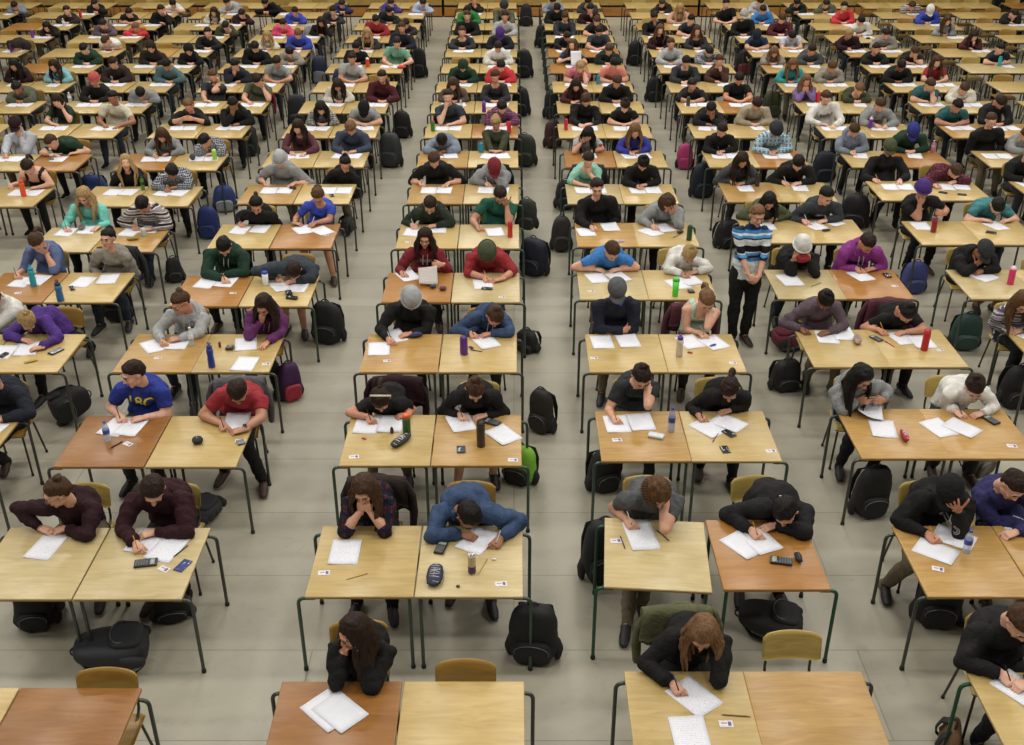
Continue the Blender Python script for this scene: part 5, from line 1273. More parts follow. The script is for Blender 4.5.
# ------------------------------------------------------------------ desks and chairs
WD = {}
for lst, m in ((WOODB, WBROWN), (WOODO, WORANGE), (WOODT, WTAN), (WOODP, WCREAM)):
    for s in lst: WD[s] = m
WWORD = {WBROWN: 'brown', WORANGE: 'orange-brown', WTAN: 'tan', WCREAM: 'pale', WPALE: 'yellow'}
protos = {}
def place(proto_key, maker, locv, rz):
    if proto_key not in protos:
        o = maker(); freeze(o); protos[proto_key] = o
    else: o = copy_tree(protos[proto_key])
    o.location = locv; o.rotation_euler = (0, 0, rz); return o
CHAIRS = {}
rr = random.Random(5)
for s, d in DESKS.items():
    wood = WD.get(s, WPALE); green = (d['c'] in 'CD' and d['r'] in (2, 3, 5, 6, 7)) or (d['c'], d['r']) in (('E', 1), ('B', 5), ('F', 5))
    bright = (d['c'], d['r']) in (('D', 2), ('E', 1))
    metal = MGREEN2 if bright else MGREEN if green else MGREY
    d['yaw'] = rr.uniform(-.004, .004) + (-.082 if s == 'D2L' else 0)
    o = place(('desk', d['s'], wood.name, metal.name), lambda: make_desk(d['s'], wood, metal), (d['x'] - (.035 if s == 'D2L' else 0), d['yb']-DD/2, 0), d['yaw'])
    tag(o, lab('%s wooden exam desk' % WWORD[wood], s), 'desk', 'exam desks in paired rows'); o['kind'] = 'thing'
    p = OCC.get(s)
    if p: cx, cy, rz = p['P'][0], p['P'][1]-.01, math.atan2(p['up'][0], 1)*.3
    else: cx, cy, rz = d['x']+rr.uniform(-.03, .03), d['yb'] - .115 + EMPTY_CHAIRS.get(s, .06+rr.uniform(-.03, .06)), 0
    if s == 'B1L': cx, rz = d['x']-.28, .5
    if s == 'C1R': cx = at_y(464, 670, cy)[0]
    if s == 'D1R': cx = at_y(800, 650, cy)[0]
    if s == 'B1R': cx = at_y(92, 676, cy)[0]
    cw = WCHAIR2 if (d['c'] in 'DEF' or (d['r']*3+ord(d['c'])) % 4 == 0) else WCHAIR
    c = place(('chair', cw.name), lambda: make_chair(cw), (cx, cy, 0), rz); CHAIRS[s] = (cx, cy, rz)
    tag(c, lab(('plywood chair' if p else 'empty plywood chair'), s, 'of' if p else 'at'), 'chair', 'plywood chairs behind the desks')
    d['metal'] = metal
# ------------------------------------------------------------------ papers
SH = []
def S(seat, px, py, rot, what='exam sheet', w=.218, h=.295, z=0, curl=.004, mat=None, booklet=False):
    q = desk(px, py); SH.append(seat); n = SH.count(seat)
    sheet(q[0], q[1], rot, seat, lab(what, seat, 'on desk of'), z + .0014*(n-1), w, h, curl, mat, 'exam papers on the desks', booklet=booklet)
# front rows: what lies on each desk (photo pixel of each thing's place on the desk top)
S('C1L',328,711,45,'exam sheet, under the other,'); S('C1L',340,712,47,'exam sheet, on top,',z=.001)
S('D1L',694,697,38,'exam sheet being written on,'); S('D1L',690,735,3,'spare exam sheet')
S('E1L',1020,690,35)
S('B2L',46,547,-10,w=.20); S('B2R',146,541,-12,'exam sheet under the hand,'); S('B2R',167,549,-17,'second exam sheet')
S('C2L',345,552,0); S('C2R',477,541,-28,'white exam booklet',booklet=True)
S('D2L',641,535,8,h=.37); S('D2R',743,545,35,'exam sheet in front,'); S('D2R',760,541,25,'exam sheet behind,')
S('E2L',936,551,52,'exam sheet under the hand,'); S('E2L',954,538,55,'second exam sheet'); S('E2R',1016,512,50)
S('B3L',116,427,-14,'exam sheet, left of the two,'); S('B3L',131,427,-10,'exam sheet, right of the two,'); S('B3R',237,421,5)
S('C3L',367,425,-3,'exam sheet being written on,'); S('C3L',391,424,-2,'second exam sheet'); S('C3R',461,423,18,'exam booklet',booklet=True); S('C3R',503,435,36,'loose exam sheet')
S('D3L',617,424,4,'exam sheet being written on,'); S('D3L',641,422,6,'second exam sheet'); S('D3R',708,428,38,'exam sheet in front,'); S('D3R',729,423,47,'exam sheet behind,')
S('E3L',869,413,-10,'page held in both hands',z=.02,curl=.05); S('E3L',883,429,-8,'exam sheet on the desk,'); S('E3R',939,428,20,'exam sheet, left of the two,'); S('E3R',962,428,40,'exam sheet, right of the two,')
S('A4R',27,349,10); S('A4L',3,352,0); S('B4L',154,346,35,'exam sheet, left of the two,'); S('B4L',178,343,0,'exam sheet, right of the two,')
S('B4R',246,344,12,'exam sheet under the hand,'); S('B4R',245,364,-5,'exam sheet in front,'); S('C4L',394,336,25,'exam sheet under the hand,'); S('C4L',379,349,5,'exam sheet in front,')
S('C4R',486,342,25,'exam booklet',booklet=True); S('D4L',602,342,5,'exam sheet, left of the two,'); S('D4L',628,341,8,'exam sheet, right of the two,')
S('D4R',690,342,20,'exam sheet under the hand,'); S('D4R',714,343,25,'exam sheet beside the hand,'); S('E4L',827,337,-4,'exam sheet, left of the two,'); S('E4L',843,334,0,'exam sheet, right of the two,'); S('E4R',902,338,15,'exam sheet, left of the two,'); S('E4R',922,342,5,'exam sheet, right of the two,')
S('F4L',1020,332,30)
S('A5L',22,282,-8); S('A5L',38,280,-8,'second exam sheet'); S('A5R',83,282,-8,'exam sheet, left of the two,'); S('A5R',108,279,5,'exam sheet, right of the two,')
S('B5L',206,283,-8,'exam sheet, left of the two,'); S('B5L',226,282,-8,'exam sheet, right of the two,'); S('B5R',281,286,30,'exam sheet, left of the two,'); S('B5R',298,287,-5,'exam sheet, right of the two,')
S('C5L',408,276,28); S('C5R',483,284,5); S('D5L',597,278,15,'exam sheet, left of the two,'); S('D5L',618,277,25,'exam sheet, right of the two,'); S('D5R',678,284,20,'exam sheet, left of the two,'); S('D5R',690,280,20,'exam sheet, right of the two,')
S('E5L',790,280,8,w=.24,h=.34); S('E5R',861,276,20); S('F5L',982,276,35,w=.26,h=.3)
S('A6L',66,232,-5,'exam sheet, left of the two,'); S('A6L',88,230,0,'exam sheet, right of the two,'); S('A6R',130,232,-8,'exam sheet, left of the two,'); S('A6R',150,229,0,'exam sheet, right of the two,')
S('B6L',240,230,-8,'exam sheet, left of the two,'); S('B6L',260,229,-6,'exam sheet, right of the two,'); S('B6R',303,230,30,'exam sheet, left of the two,'); S('B6R',322,231,40,'exam sheet, right of the two,')
S('C6L',413,232,-5,'exam sheet, left of the two,'); S('C6L',438,229,0,'exam sheet, right of the two,'); S('C6R',495,232,10); S('D6L',586,232,10,'exam sheet, left of the two,'); S('D6L',610,227,8,'exam sheet, right of the two,')
S('D6R',651,232,35,'exam sheet, left of the two,'); S('D6R',664,228,25,'exam sheet, right of the two,'); S('E6L',766,226,5); S('E6R',816,226,20,'exam sheet, left of the two,'); S('E6R',832,222,35,'exam sheet, right of the two,'); S('F6L',921,226,0); S('F6R',996,226,20)
# bottles, cans and mugs
bottle(472,573,'b3a27c','b9b9b9','slim drink can with a purple band beside the pencil','can',.165,.029)
bottle(108,441,'c9d2dc','3f55a8','small clear water bottle with blue label on the brown desk','water',.20,.032,.45)
bottle(966,552,'c9d2dc','3a4aa0','clear water bottle with blue label near the black-capped student','water',.20,.033,.45)
bottle(671,431,'a9b6cc','2a3f86','tall clear water bottle with dark blue label behind the mask packet','water',.24,.034,.5)
bottle(481,446,'3a302c','2a2422','dark brown steel flask beside the phone','cyl',.25,.038)
bottle(212,367,'2a3f95','20306f','royal blue sports bottle with carry loop','sport',.26,.034)
bottle(464,354,'5c2b86','4a2270','short purple tumbler in front of the slate blue hoodie','cyl',.20,.040)
bottle(679,356,'c3b6a6','4a2f8c','clear shaker bottle with a purple cap','sport',.24,.036,.6)
bottle(924,350,'b3202c','c23540','tall red water bottle beside the black T-shirt student','cyl',.24,.036)
bottle(192,345,'c9d2d6','e0e0e0','small clear bottle on the tan desk before the grey hoodie','water',.20,.030,.4)
bottle(34,286,'2a9aac','2a86a0','teal sports bottle standing in front of the denim cardigan','sport',.25,.036)
bottle(58,304,'3c6f9c','16181c','dark blue bottle with black spout','sport',.24,.040)
bottle(266,285,'dcdfe3','2a48b0','white tub-shaped mug with blue lid','mug',.17,.036)
bottle(510,237,'c02a2c','b02428','plain red bottle at the green T-shirt desk','cyl',.21,.032)
bottle(675,296,'5cd03c','4cc040','bright green shaker bottle by the white sweater','mug',.22,.038)
bottle(689,240,'1f4f36','183a28','dark green bottle in front of the grey knit','cyl',.20,.034)
bottle(933,232,'8c2430','70202a','dark red tumbler in front of the lettered black T-shirt','cyl',.20,.036)
bottle(1010,284,'d0366c','e6c9d4','hot pink bottle with a white top','cyl',.22,.038)
bottle(24,196,'e0582a','d84a20','bright orange bottle by the black sleeveless top','sport',.25,.038)
bottle(146,190,'4a7a2c','1c2a14','green glass bottle with a dark neck','water',.20,.030)
bottle(757,186,'332a28','221c1a','black thermos on the tan desk','cyl',.20,.032)
bottle(215,160,'9cd05a','b8e070','lime green bottle by the grey checked shirt','cyl',.17,.036)
bottle(52,160,'8a7a68','d8d4cc','beige bottle beside the sleeping student','water',.18,.034)
bottle(481,152,'1f7f9a','1a6f8a','square blue-teal tumbler in front of the olive cardigan','cyl',.15,.042)
bottle(433,131,'2f7a3a','b03030','green bottle with a red cap','cyl',.18,.034)
bottle(509,133,'d02c30','c02428','bright red bottle on the orange-brown desk','cyl',.19,.036)
bottle(566,130,'c8283c','b82034','crimson bottle near the aisle on a yellow desk','cyl',.19,.032)
bottle(484,112,'6a2f9c','7a3fac','violet bottle before the charcoal cardigan','sport',.20,.036)
bottle(461,109,'c9d0d4','e0e0e0','small clear bottle before the long-haired student','water',.16,.034,.5)
bottle(688,106,'3f4a2a','2c3420','dark green bottle standing by the black vest','cyl',.17,.036)
bottle(815,99,'c82a34','d84048','scarlet bottle by the lilac fleece','sport',.20,.036)
bottle(870,128,'6a2a8c','d0c8d8','purple bottle with a white spout','sport',.19,.036)
bottle(598,84,'2a7f9c','2a7f9c','blue-teal bottle by the salmon T-shirt','cyl',.17,.034)
bottle(599,148,'b02c2c','8c2424','small red cup beside the bent head','cyl',.13,.034)
bottle(928,148,'c8708c','b8b8b0','pink bottle in front of the person wearing glasses','water',.18,.034)
bottle(65,100,'c9d0d4','e0e0e0','clear water bottle by the patterned hat','water',.17,.036,.5)
bottle(143,99,'a8d05a','c0e070','yellow-green bottle beside the resting head','cyl',.16,.038)
bottle(999,66,'2aa0a6','1a8a90','teal bottle standing before the navy T-shirt','cyl',.20,.038)
bottle(367,67,'d03a2a','e0e0d8','orange-red bottle with pale cap','cyl',.19,.038)
bottle(79,19,'c0303c','c0303c','red bottle near the back wall','cyl',.18,.036)
bottle(33,38,'6a3a8c','6a3a8c','lilac bottle beside the dark long hair','cyl',.18,.036)
bottle(12,52,'5c2f86','5c2f86','purple bottle at the left edge of the hall','cyl',.18,.036)
bottle(64,26,'c9d0d4','e0e0e0','tall clear glass bottle far back','water',.18,.036,.5)
# phones, calculators, cards, pencil cases
gadget(146,564,12,.085,.165,.018,'2a2c30','black calculator lying in front of the burgundy sweater','calculator','calculator',keys=True).rotation_euler[2] = math.radians(-80)
gadget(183,566,-22,.075,.135,.008,'3c4470','slate blue notebook beside the calculator','notebook','notebook',screen='454d7c')
pen(desk(173,558)+np.array([0,0,.006]), desk(188,546)+np.array([0,0,.006]),'B2R','black pen lying beside the blue notebook','1b1b1f')
card(164,569,-30,'student card on the cream desk of the burgundy sweater student')
card(324,573,5,'student card on the plaid-shirt student desk')
pen(desk(346,580)+np.array([0,0,.004]), desk(367,574)+np.array([0,0,.004]),'C2L','yellow pencil on the plaid-shirt student desk','a8892c',.0035,'pencil','pencil')
gadget(441,549,-14,.075,.14,.02,'22211f','black calculator with a silver strip next to the pencil case','calculator','calculator',keys=True)
pcase(435,578,-3,.125,.25,.06,'23263a','dark navy pencil case with grey lettering pattern',art='9a9ca6')
pen(desk(478,575)+np.array([0,0,.004]), desk(487,560)+np.array([0,0,.004]),'C2R','yellow pencil beside the drink can','a8892c',.0035,'pencil','pencil')
q=desk(494,560); tag(ob('eraser',rbox((0,0,.006),(.034,.016,.012),.003,2),plain('eraser_white','d3cfc8',.7),None,(q[0],q[1],HD+.001)),'small white eraser next to the drink can','eraser')
q=desk(458,587); tag(ob('sharpener',rbox((0,0,.007),(.026,.017,.014),.003,2),plain('sharpener_dark','4a2a22',.5),None,(q[0],q[1],HD+.001)),'small dark brown sharpener near the desk front','sharpener')
card(501,584,8,'student card at the desk corner near the drink can')
card(726,724,0,'student card beside the long pencil'); pen(desk(721,715)+np.array([0,0,.004]), desk(750,717)+np.array([0,0,.004]),'D1L','long brown pencil lying across the desk seam','6b5030',.0045,'pencil','pencil')
card(616,541,5,'student card beside the short-haired reader'); pen(desk(620,536)+np.array([0,0,.005]), desk(625,549)+np.array([0,0,.005]),'D2L','black pen left of the exam sheet','1b1b1f'); pen(desk(656,530)+np.array([0,0,.005]), desk(669,541)+np.array([0,0,.005]),'D2L','dark brown pen right of the exam sheet','33241b')
gadget(781,562,78,.08,.16,.02,'26282a','black graphing calculator on the orange-brown desk','calculator','calculator',keys=True); pcase(798,560,3,.055,.115,.05,'202124','black glasses case standing by the calculator',name='glasses_case',zipc='55565a')
card(938,569,-18,'student card in front of the black-capped student')
pcase(198,443,20,.10,.10,.06,'1c1b1c','black soft pouch on the yellow desk'); gadget(241,443,28,.07,.08,.012,'3a3b40','dark card case beside the pouch','card_case','case',screen='7c7f88')
card(240,441,0,'student card of the red T-shirt student'); card(128,444,-30,'white folded card beside the pen'); pen(desk(110,449)+np.array([0,0,.005]), desk(122,442)+np.array([0,0,.005]),'B3L','black pen lying on the brown desk','1b1b1f',.006)
pcase(401,443,-32,.10,.26,.06,'2a2b2c','sneaker-shaped pencil case with white laces',art='c9c7c0')
q=desk(407,434)
b=ob('water_bottle',lathe([(0,0),(.033,0),(.036,.01),(.036,.15),(.03,.17),(0,.17)],20),plain('bottle_green_dark','2f5a2c',.35),None,(q[0],q[1],HD+.0005)); tag(b,'dark green bottle with bright orange cap','bottle'); ob('bottle_cap',lathe([(0,.165),(.031,.165),(.033,.20),(.02,.205),(0,.205)],18),plain('cap_orange','e0582a',.4),b)
q=desk(392,433); tag(ob('correction_bottle',lathe([(0,0),(.014,0),(.016,.01),(.015,.045),(.009,.05),(.009,.06),(0,.06)],14),plain('brown_glass','4a2c22',.3),None,(q[0],q[1],HD+.0005)),'tiny dark brown bottle beside the sneaker pencil case','bottle')
q=desk(364,439); tag(ob('eraser',rbox((0,0,.006),(.04,.018,.012),.003,2),plain('eraser_red','b05a40',.7),None,(q[0],q[1],HD+.001),(0,0,-.4)),'red-brown eraser in front of the black T-shirt student','eraser')
card(354,457,10,'student card near the front corner, sneaker case desk')
gadget(492,423,62,.08,.15,.018,'232326','black calculator half under the loose sheet','calculator','calculator',keys=True); gadget(461,450,4,.075,.11,.010,'3c4048','dark phone on the tan desk before the bun-haired student',screen='4f5660'); card(513,460,-3,'student card on the tan desk corner by the green bag')
card(617,440,8,'student card on the tan desk of the charcoal T-shirt'); 
q=desk(656,437); tag(ob('tissue_packet',rbox((0,0,.014),(.14,.075,.028),.012,3),plain('packet_white','c9ced6',.5),None,(q[0],q[1],HD+.001),(0,0,-.35)),'crumpled white packet beside the blue-labelled bottle','packet')
gadget(729,434,32,.07,.13,.010,'2a2524','black phone by the fanned sheets, upper of two'); gadget(725,450,8,.07,.11,.010,'2b2624','black phone near the desk front, lower of two'); pen(desk(712,443)+np.array([0,0,.005]), desk(718,434)+np.array([0,0,.005]),'D3R','slim grey pen beside the black phone','77787c'); card(771,451,5,'student card on the right corner by the two phones')
pcase(904,438,-4,.06,.20,.06,'9c2433','red and white pencil case standing on the tan desk',art='d9c9c9'); gadget(991,421,25,.08,.15,.018,'26282a','black calculator at the white jacket desk','calculator','calculator',keys=True); card(1012,446,-5,'student card on the tan desk of the white jacket')
gadget(56,352,-30,.08,.15,.014,'202226','black phone with silver marks beside the purple sleeve',screen='8c9096'); pcase(31,362,-60,.04,.14,.02,'b09030','yellow bundle of pencils before the purple shirt'); gadget(4,356,-20,.05,.10,.02,'3a3733','dark glasses folded on the desk edge','folded_glasses','glasses')
gadget(230,349,0,.075,.08,.03,'37332f','small dark camera-like box beside the blue bottle','small_box','box',screen='55504a'); q=desk(220,347); tag(ob('glue_stick',lathe([(0,0),(.014,0),(.014,.05),(.011,.055),(0,.055)],12),plain('glue_red','7c2420',.4),None,(q[0],q[1],HD+.0005)),'small red stick beside the blue bottle','glue stick')
pcase(416,337,-70,.08,.15,.05,'1d2340','dark blue oval case with lighter rim',art='3c4c8c'); gadget(471,348,40,.03,.06,.01,'2c2440','purple keys holder beside the tumbler','key_holder','keys'); pen(desk(470,350)+np.array([0,0,.005]), desk(482,352)+np.array([0,0,.005]),'C4R','brown pen in front of the slate hoodie','4a3a30')
pcase(713,346,-60,.03,.09,.02,'2f3f8c','small blue marker pouch on the exam sheet'); q=desk(690,353); tag(ob('eraser',rbox((0,0,.006),(.05,.022,.012),.003,2),plain('eraser_red2','b03a34',.7),None,(q[0],q[1],HD+.001),(0,0,-.3)),'red eraser beside the purple-capped shaker','eraser')
pcase(857,342,-12,.085,.19,.06,'a08a80','floral cream pencil case between the two students',art='7c4a50'); gadget(874,339,28,.075,.14,.014,'2a2b33','dark calculator by the floral pencil case','calculator','calculator',keys=True); pen(desk(884,341)+np.array([0,0,.005]), desk(894,347)+np.array([0,0,.005]),'E4R','red pen lying near the calculator','b03434',.005)
for (x,y,nme) in ((594,358,'the arms-crossed student'),(733,363,'the tank top student'),(387,361,'the grey beanie student'),(266,364,'the plum hoodie student'),(158,358,'the grey hoodie student'),(940,350,'the tied-back black hair student'),(18,293,'the denim cardigan student'),(233,293,'the dark green hoodie student'),(502,297,'the olive beanie student'),(591,291,'the azure T-shirt student'),(895,286,'the magenta hoodie student'),(326,235,'the cobalt T-shirt student'),(408,242,'the olive-green hoodie student')): card(x,y,6,'student card in front of '+nme,.075,.05)
gadget(72,289,30,.05,.11,.02,'4a3f4a','bunch of keys in front of the beige-grey sweater','keys','keys'); pcase(433,288,10,.08,.075,.05,'3a4240','dark round glasses case left of the maroon one',name='glasses_case'); pcase(443,290,0,.085,.085,.045,'5a2430','round maroon purse beside the glasses case'); gadget(487,289,80,.06,.13,.012,'23262c','black phone on the white sheet',screen='3a4048')
gadget(691,292,5,.07,.08,.02,'2a2e38','small dark calculator beside the green shaker','calculator','calculator',keys=True); gadget(887,276,10,.07,.12,.015,'26262a','black phone at the magenta hoodie desk'); pen(desk(811,287)+np.array([0,0,.005]), desk(821,283)+np.array([0,0,.005]),'E5L','brown pencil on the pale desk','5a4a34',.004,'pencil','pencil')
gadget(289,295,20,.07,.10,.04,'2c2e33','dark glasses case beside the white mug','glasses_case','case'); gadget(292,299,75,.05,.13,.03,'2a2c30','dark folding case in front of the bent student','folding_case','case')
pcase(133,240,-75,.06,.16,.04,'8a7a24','olive-yellow pencil case beside the paper cup'); bottle(144,236,'b5bab6','c9c9c4','grey paper cup beside the yellow pencil case','cyl',.11,.035); pcase(82,229,10,.08,.17,.05,'6c6058','grey-brown striped pencil case upright',art='3c3838')
pcase(680,233,-60,.06,.10,.035,'2a2826','dark oval case beside the grey knit',name='glasses_case'); pen(desk(673,238)+np.array([0,0,.005]), desk(681,234)+np.array([0,0,.005]),'D6R','thin pen in front of the dark case','3a3a3a'); pcase(620,242,-80,.035,.13,.02,'b8b0c0','slim white and purple pen box'); pcase(826,231,-70,.05,.14,.03,'3c2c28','brown pencil pouch in front of the printed sweater'); gadget(991,233,60,.07,.13,.014,'2c2a28','black phone below the resting head')
gadget(293,189,70,.05,.09,.03,'2a2826','dark case beside the grey T-shirt','folding_case','case'); gadget(332,196,20,.06,.10,.012,'2a282c','phone beside the round-glasses student'); gadget(943,193,60,.06,.12,.012,'242424','black phone left of two'); gadget(962,195,75,.06,.12,.012,'242424','black phone right of two')
pcase(404,68,0,.19,.17,.05,'c02428','bright red round pencil case'); pcase(109,51,0,.17,.09,.05,'7a3a2c','red-brown pencil case near the sleeping student'); pcase(193,160,0,.09,.09,.10,'3c4048','dark grey lunch tub'); pcase(868,39,0,.12,.06,.04,'1f1f20','black pencil case on white paper')
# bags and coats
backpack(152,662,'303136','large charcoal backpack lying flat in the left aisle',(.36,.24,.52),rz=100,lie='back',seed=1); backpack(40,624,'1d1f22','black backpack under the glasses wearer desk',(.30,.2,.40),seed=2,rz=10)
backpack(219,522,'33363a','dark grey canvas bag lying behind the burgundy sweater',(.30,.16,.42),rz=70,lie='back',seed=3); backpack(534,655,'191a1b','black upright backpack with white emblem',(.38,.24,.54),seed=4,rz=-8,tilt=10)
backpack(521,480,'7cb634','lime green backpack near the tan desk',(.32,.22,.42),rz=-25,seed=5,lie=None,accent='1c1d1c'); backpack(602,487,'232426','black backpack beside the charcoal T-shirt desk leg',(.30,.22,.44),rz=20,seed=6)
backpack(800,640,'18191a','black bag slumped behind the empty front chair',(.34,.2,.48),rz=75,lie='back',seed=7); backpack(866,512,'1e1b1a','black backpack with brown stripes',(.32,.24,.52),rz=8,seed=8); backpack(933,620,'17181b','tall black backpack under the tan desk',(.34,.24,.54),rz=-10,seed=9)
backpack(944,752,'6a4c30','tan leather handbag at the front',(.30,.12,.26),rz=70,seed=10,name='handbag'); backpack(783,388,'1f2021','small black backpack behind the mauve sweater',(.32,.22,.36),rz=12,seed=11); backpack(772,350,'6a2234','maroon bag lying on the floor',(.28,.2,.46),rz=-80,lie='back',seed=12)
backpack(962,347,'2c4c44','dark teal backpack with pink side',(.34,.24,.44),rz=-5,seed=13,accent='3a5a50'); backpack(911,291,'3a4278','blue-violet backpack below the lettered T-shirt student',(.32,.22,.42),rz=0,seed=14); backpack(290,398,'4c1f56','purple and red backpack',(.26,.2,.44),rz=35,seed=15,accent='a02438')
backpack(330,340,'1a1b1b','large black backpack by the slate hoodie student',(.38,.26,.52),rz=-10,seed=16); backpack(55,428,'1b1c1d','black backpack lying under the front desk leg',(.34,.24,.40),rz=40,lie='side',seed=17); backpack(535,273,'1b1f33','navy backpack with a looped strap',(.40,.28,.52),rz=-30,seed=18)
backpack(528,350,'1d1e1f','small black bag behind the slate blue hoodie',(.28,.2,.26),rz=-30,seed=19); backpack(176,281,'26282a','small dark shoulder bag hanging low',(.22,.16,.34),rz=20,seed=20); backpack(211,237,'1e2c66','deep blue backpack standing by the aisle desk',(.30,.22,.48),rz=0,seed=21); backpack(226,210,'27396c','blue and grey backpack behind the deep blue one',(.34,.24,.40),rz=10,seed=22,accent='8a8e90')
backpack(345,238,'3a3733','grey-brown floppy bag in the side aisle',(.22,.16,.34),rz=80,lie='side',seed=23); backpack(96,195,'22386e','blue duffel bag behind the aqua sweater',(.42,.26,.34),rz=0,seed=24); backpack(403,137,'17181a','black backpack at the aisle end',(.34,.24,.50),rz=-5,seed=25); backpack(392,166,'3a3d40','dark grey tall backpack at the desk end',(.38,.26,.60),rz=-12,seed=26)
backpack(527,236,'33392c','olive brown backpack hanging by the desk leg',(.30,.24,.46),rz=-10,seed=27,z0=.12); backpack(525,165,'33362f','grey backpack with cords in the aisle',(.40,.28,.56),rz=-10,seed=28); backpack(521,115,'17181a','black backpack behind the violet bottle',(.36,.26,.56),rz=-8,seed=29); backpack(653,101,'18191b','black backpack in the right aisle',(.34,.24,.50),rz=5,seed=30)
backpack(684,168,'b03a72','bright pink backpack in the right aisle',(.28,.22,.44),rz=0,seed=31); backpack(700,196,'1b2433','dark navy backpack below the pink one',(.36,.26,.56),rz=10,seed=32); backpack(551,118,'23292b','dark backpack left of the wine red top',(.30,.24,.56),rz=0,seed=33); backpack(552,147,'4c2422','dark red backpack against the desk leg',(.30,.22,.50),rz=10,seed=34)
backpack(565,208,'24282c','charcoal backpack behind the mint cardigan',(.32,.24,.46),rz=0,seed=35); backpack(561,250,'3a3431','dark patterned bag at the desk leg',(.28,.22,.52),rz=0,seed=36); backpack(725,246,'17181a','black bag behind the standing person',(.36,.26,.40),rz=20,seed=37); backpack(853,226,'141416','big black backpack in the right aisle',(.42,.28,.50),rz=-20,seed=38)
backpack(822,180,'1b2030','dark navy backpack by the black sweatshirt',(.38,.26,.50),rz=0,seed=39); backpack(770,116,'4b5130','olive rucksack behind the beige sweater',(.36,.28,.52),rz=0,seed=40); backpack(420,77,'17181a','black backpack, aisle side of the mint T-shirt',(.34,.24,.66),rz=-5,seed=41); backpack(524,77,'17181a','black backpack behind the bright red hoodie',(.40,.26,.62),rz=-8,seed=42)
backpack(526,26,'202124','grey-black backpack near the back wall',(.34,.24,.60),rz=0,seed=43); backpack(634,65,'141517','round black backpack in the right aisle',(.34,.26,.56),rz=0,seed=44); backpack(542,47,'17181a','black backpack beside the far aisle desk',(.36,.26,.56),rz=5,seed=45); backpack(321,83,'27324c','navy and grey backpack under the far desk',(.36,.26,.60),rz=0,seed=46,accent='7c8086')
backpack(743,74,'2a1b20','black and crimson backpack',(.40,.26,.56),rz=0,seed=47,accent='8c2438'); backpack(300,128,'1c2126','dark backpack with blue coat edge',(.40,.30,.66),rz=0,seed=48); backpack(1012,404,'141517','black backpack at the right frame edge',(.34,.26,.48),rz=0,seed=49); backpack(600,132,'4a1f26','dark red bag in the gap',(.26,.2,.4),rz=0,seed=50)
backpack(700,135,'1d1e20','black bag with red lining by the aisle',(.34,.26,.44),rz=0,seed=51); backpack(250,155,'22262b','dark teal bag at the lime bottle desk',(.34,.26,.52),rz=0,seed=52); backpack(107,640,'17181a','small black bag between the desk legs',(.22,.16,.26),rz=0,seed=53) if False else None
backpack(174,618,'18191b','black handbag with long strap by the charcoal backpack',(.30,.14,.26),rz=15,seed=54,name='handbag'); backpack(543,430,'2c2622','black and tan rucksack beside the bun-haired student',(.26,.20,.50),rz=-30,seed=55); backpack(975,470,'7a746a','pale canvas bag under the white jacket desk',(.30,.22,.36),rz=30,seed=56)
backpack(120,318,'3a3a3c','dark grey backpack under the beige-grey sweater desk',(.32,.22,.40),rz=0,seed=57)
coat('D1L','olive2','olive parka on the chair of the black sweater student',side=-1); coat('C3L','maroond','maroon coat on the chair of the headband wearer',side=1); backpack(600,576,'1d1e20','black bag hanging beside the mottled T-shirt student',(.34,.26,.62),rz=10,seed=61); coat('B3R','greyd','grey coat with pink lining behind the red T-shirt',side=1)
coat('C2L','brownd','dark brown coat on the chair of the plaid-shirt student'); coat('A5R','charc','charcoal coat behind the beige-grey sweater'); coat('C7R','black','black coat behind the red cap'); coat('C9L','black','black coat behind the slate T-shirt'); coat('A10R','redc','dark red coat on the chair of the bowed grey-green T-shirt'); coat('E4R','maroonv','plum coat behind the tied-back black hair'); coat('D4R','maroonv','plum coat behind the tank top')
coat('D7L','charc','dark coat behind the mint cardigan'); coat('B11L','navyg','slate coat on a far chair of the light grey T-shirt'); coat('A14R','greyl','white coat hanging on a far chair'); coat('A13R','white','white coat beside the bright blue jacket')
# red scarf held to the face
p5 = OCC['E5L']; hh = p5['H']; sc_ = blob(tuple(hh + p5['R'] @ np.array([0, -.125, -.04])), (.085, .05, .055), 5, .012, 40); tag(ob('red_scarf', MDshift(sc_, -hh), cloth('red'), None, tuple(hh)), 'bright red scarf pressed to the face by both hands', 'scarf')
# pages held up
def held(seat, px, py, tilt, w=.216, h=.279, col=None, label='page held up', dz=.16):
    q = at_z(px, py, HD+dz); o = sheet(q[0], q[1], 5, seat, label, dz, w, h, .02, col, 'exam papers on the desks'); o.rotation_euler = (math.radians(tilt), 0, .1)
held('C5L',428,276,22,label='grey page held by the crimson hoodie student',col=papermat('paper_grey','b5aca6'),dz=.08); held('D12L',576,58,70,label='white page held up by the navy top student',dz=.16)

# every other occupied desk gets the sheets its student writes on
nm2 = ('exam sheet nearer the student', 'second exam sheet')
for s, p in OCC.items():
    if s == 'AISLE' or s in SH: continue
    d = DESKS[s]; h = abs(math.sin(d['x']*12.3+d['yb']*7.1)); k = 2 if h > .35 else 1
    if s in ('A7L', 'B7R'): k = 2
    for i in range(k):
        x = p['N'][0]*.5 + d['x']*.5 + (-.11+.22*i if k == 2 else .02) + .03*(h-.5); y = d['yb'] - .25 - .04*((h*7+i) % 1)
        x = min(max(x, d['x']-.24), d['x']+.24); SH.append(s)
        sheet(x, y, (h*60+i*23) % 24-12, s, lab('exam sheet, the %s one,' % ('left', 'right')[i] if k == 2 else 'single exam sheet', s, 'on desk of'), .0014*i, curl=.003, group='exam papers on the desks')
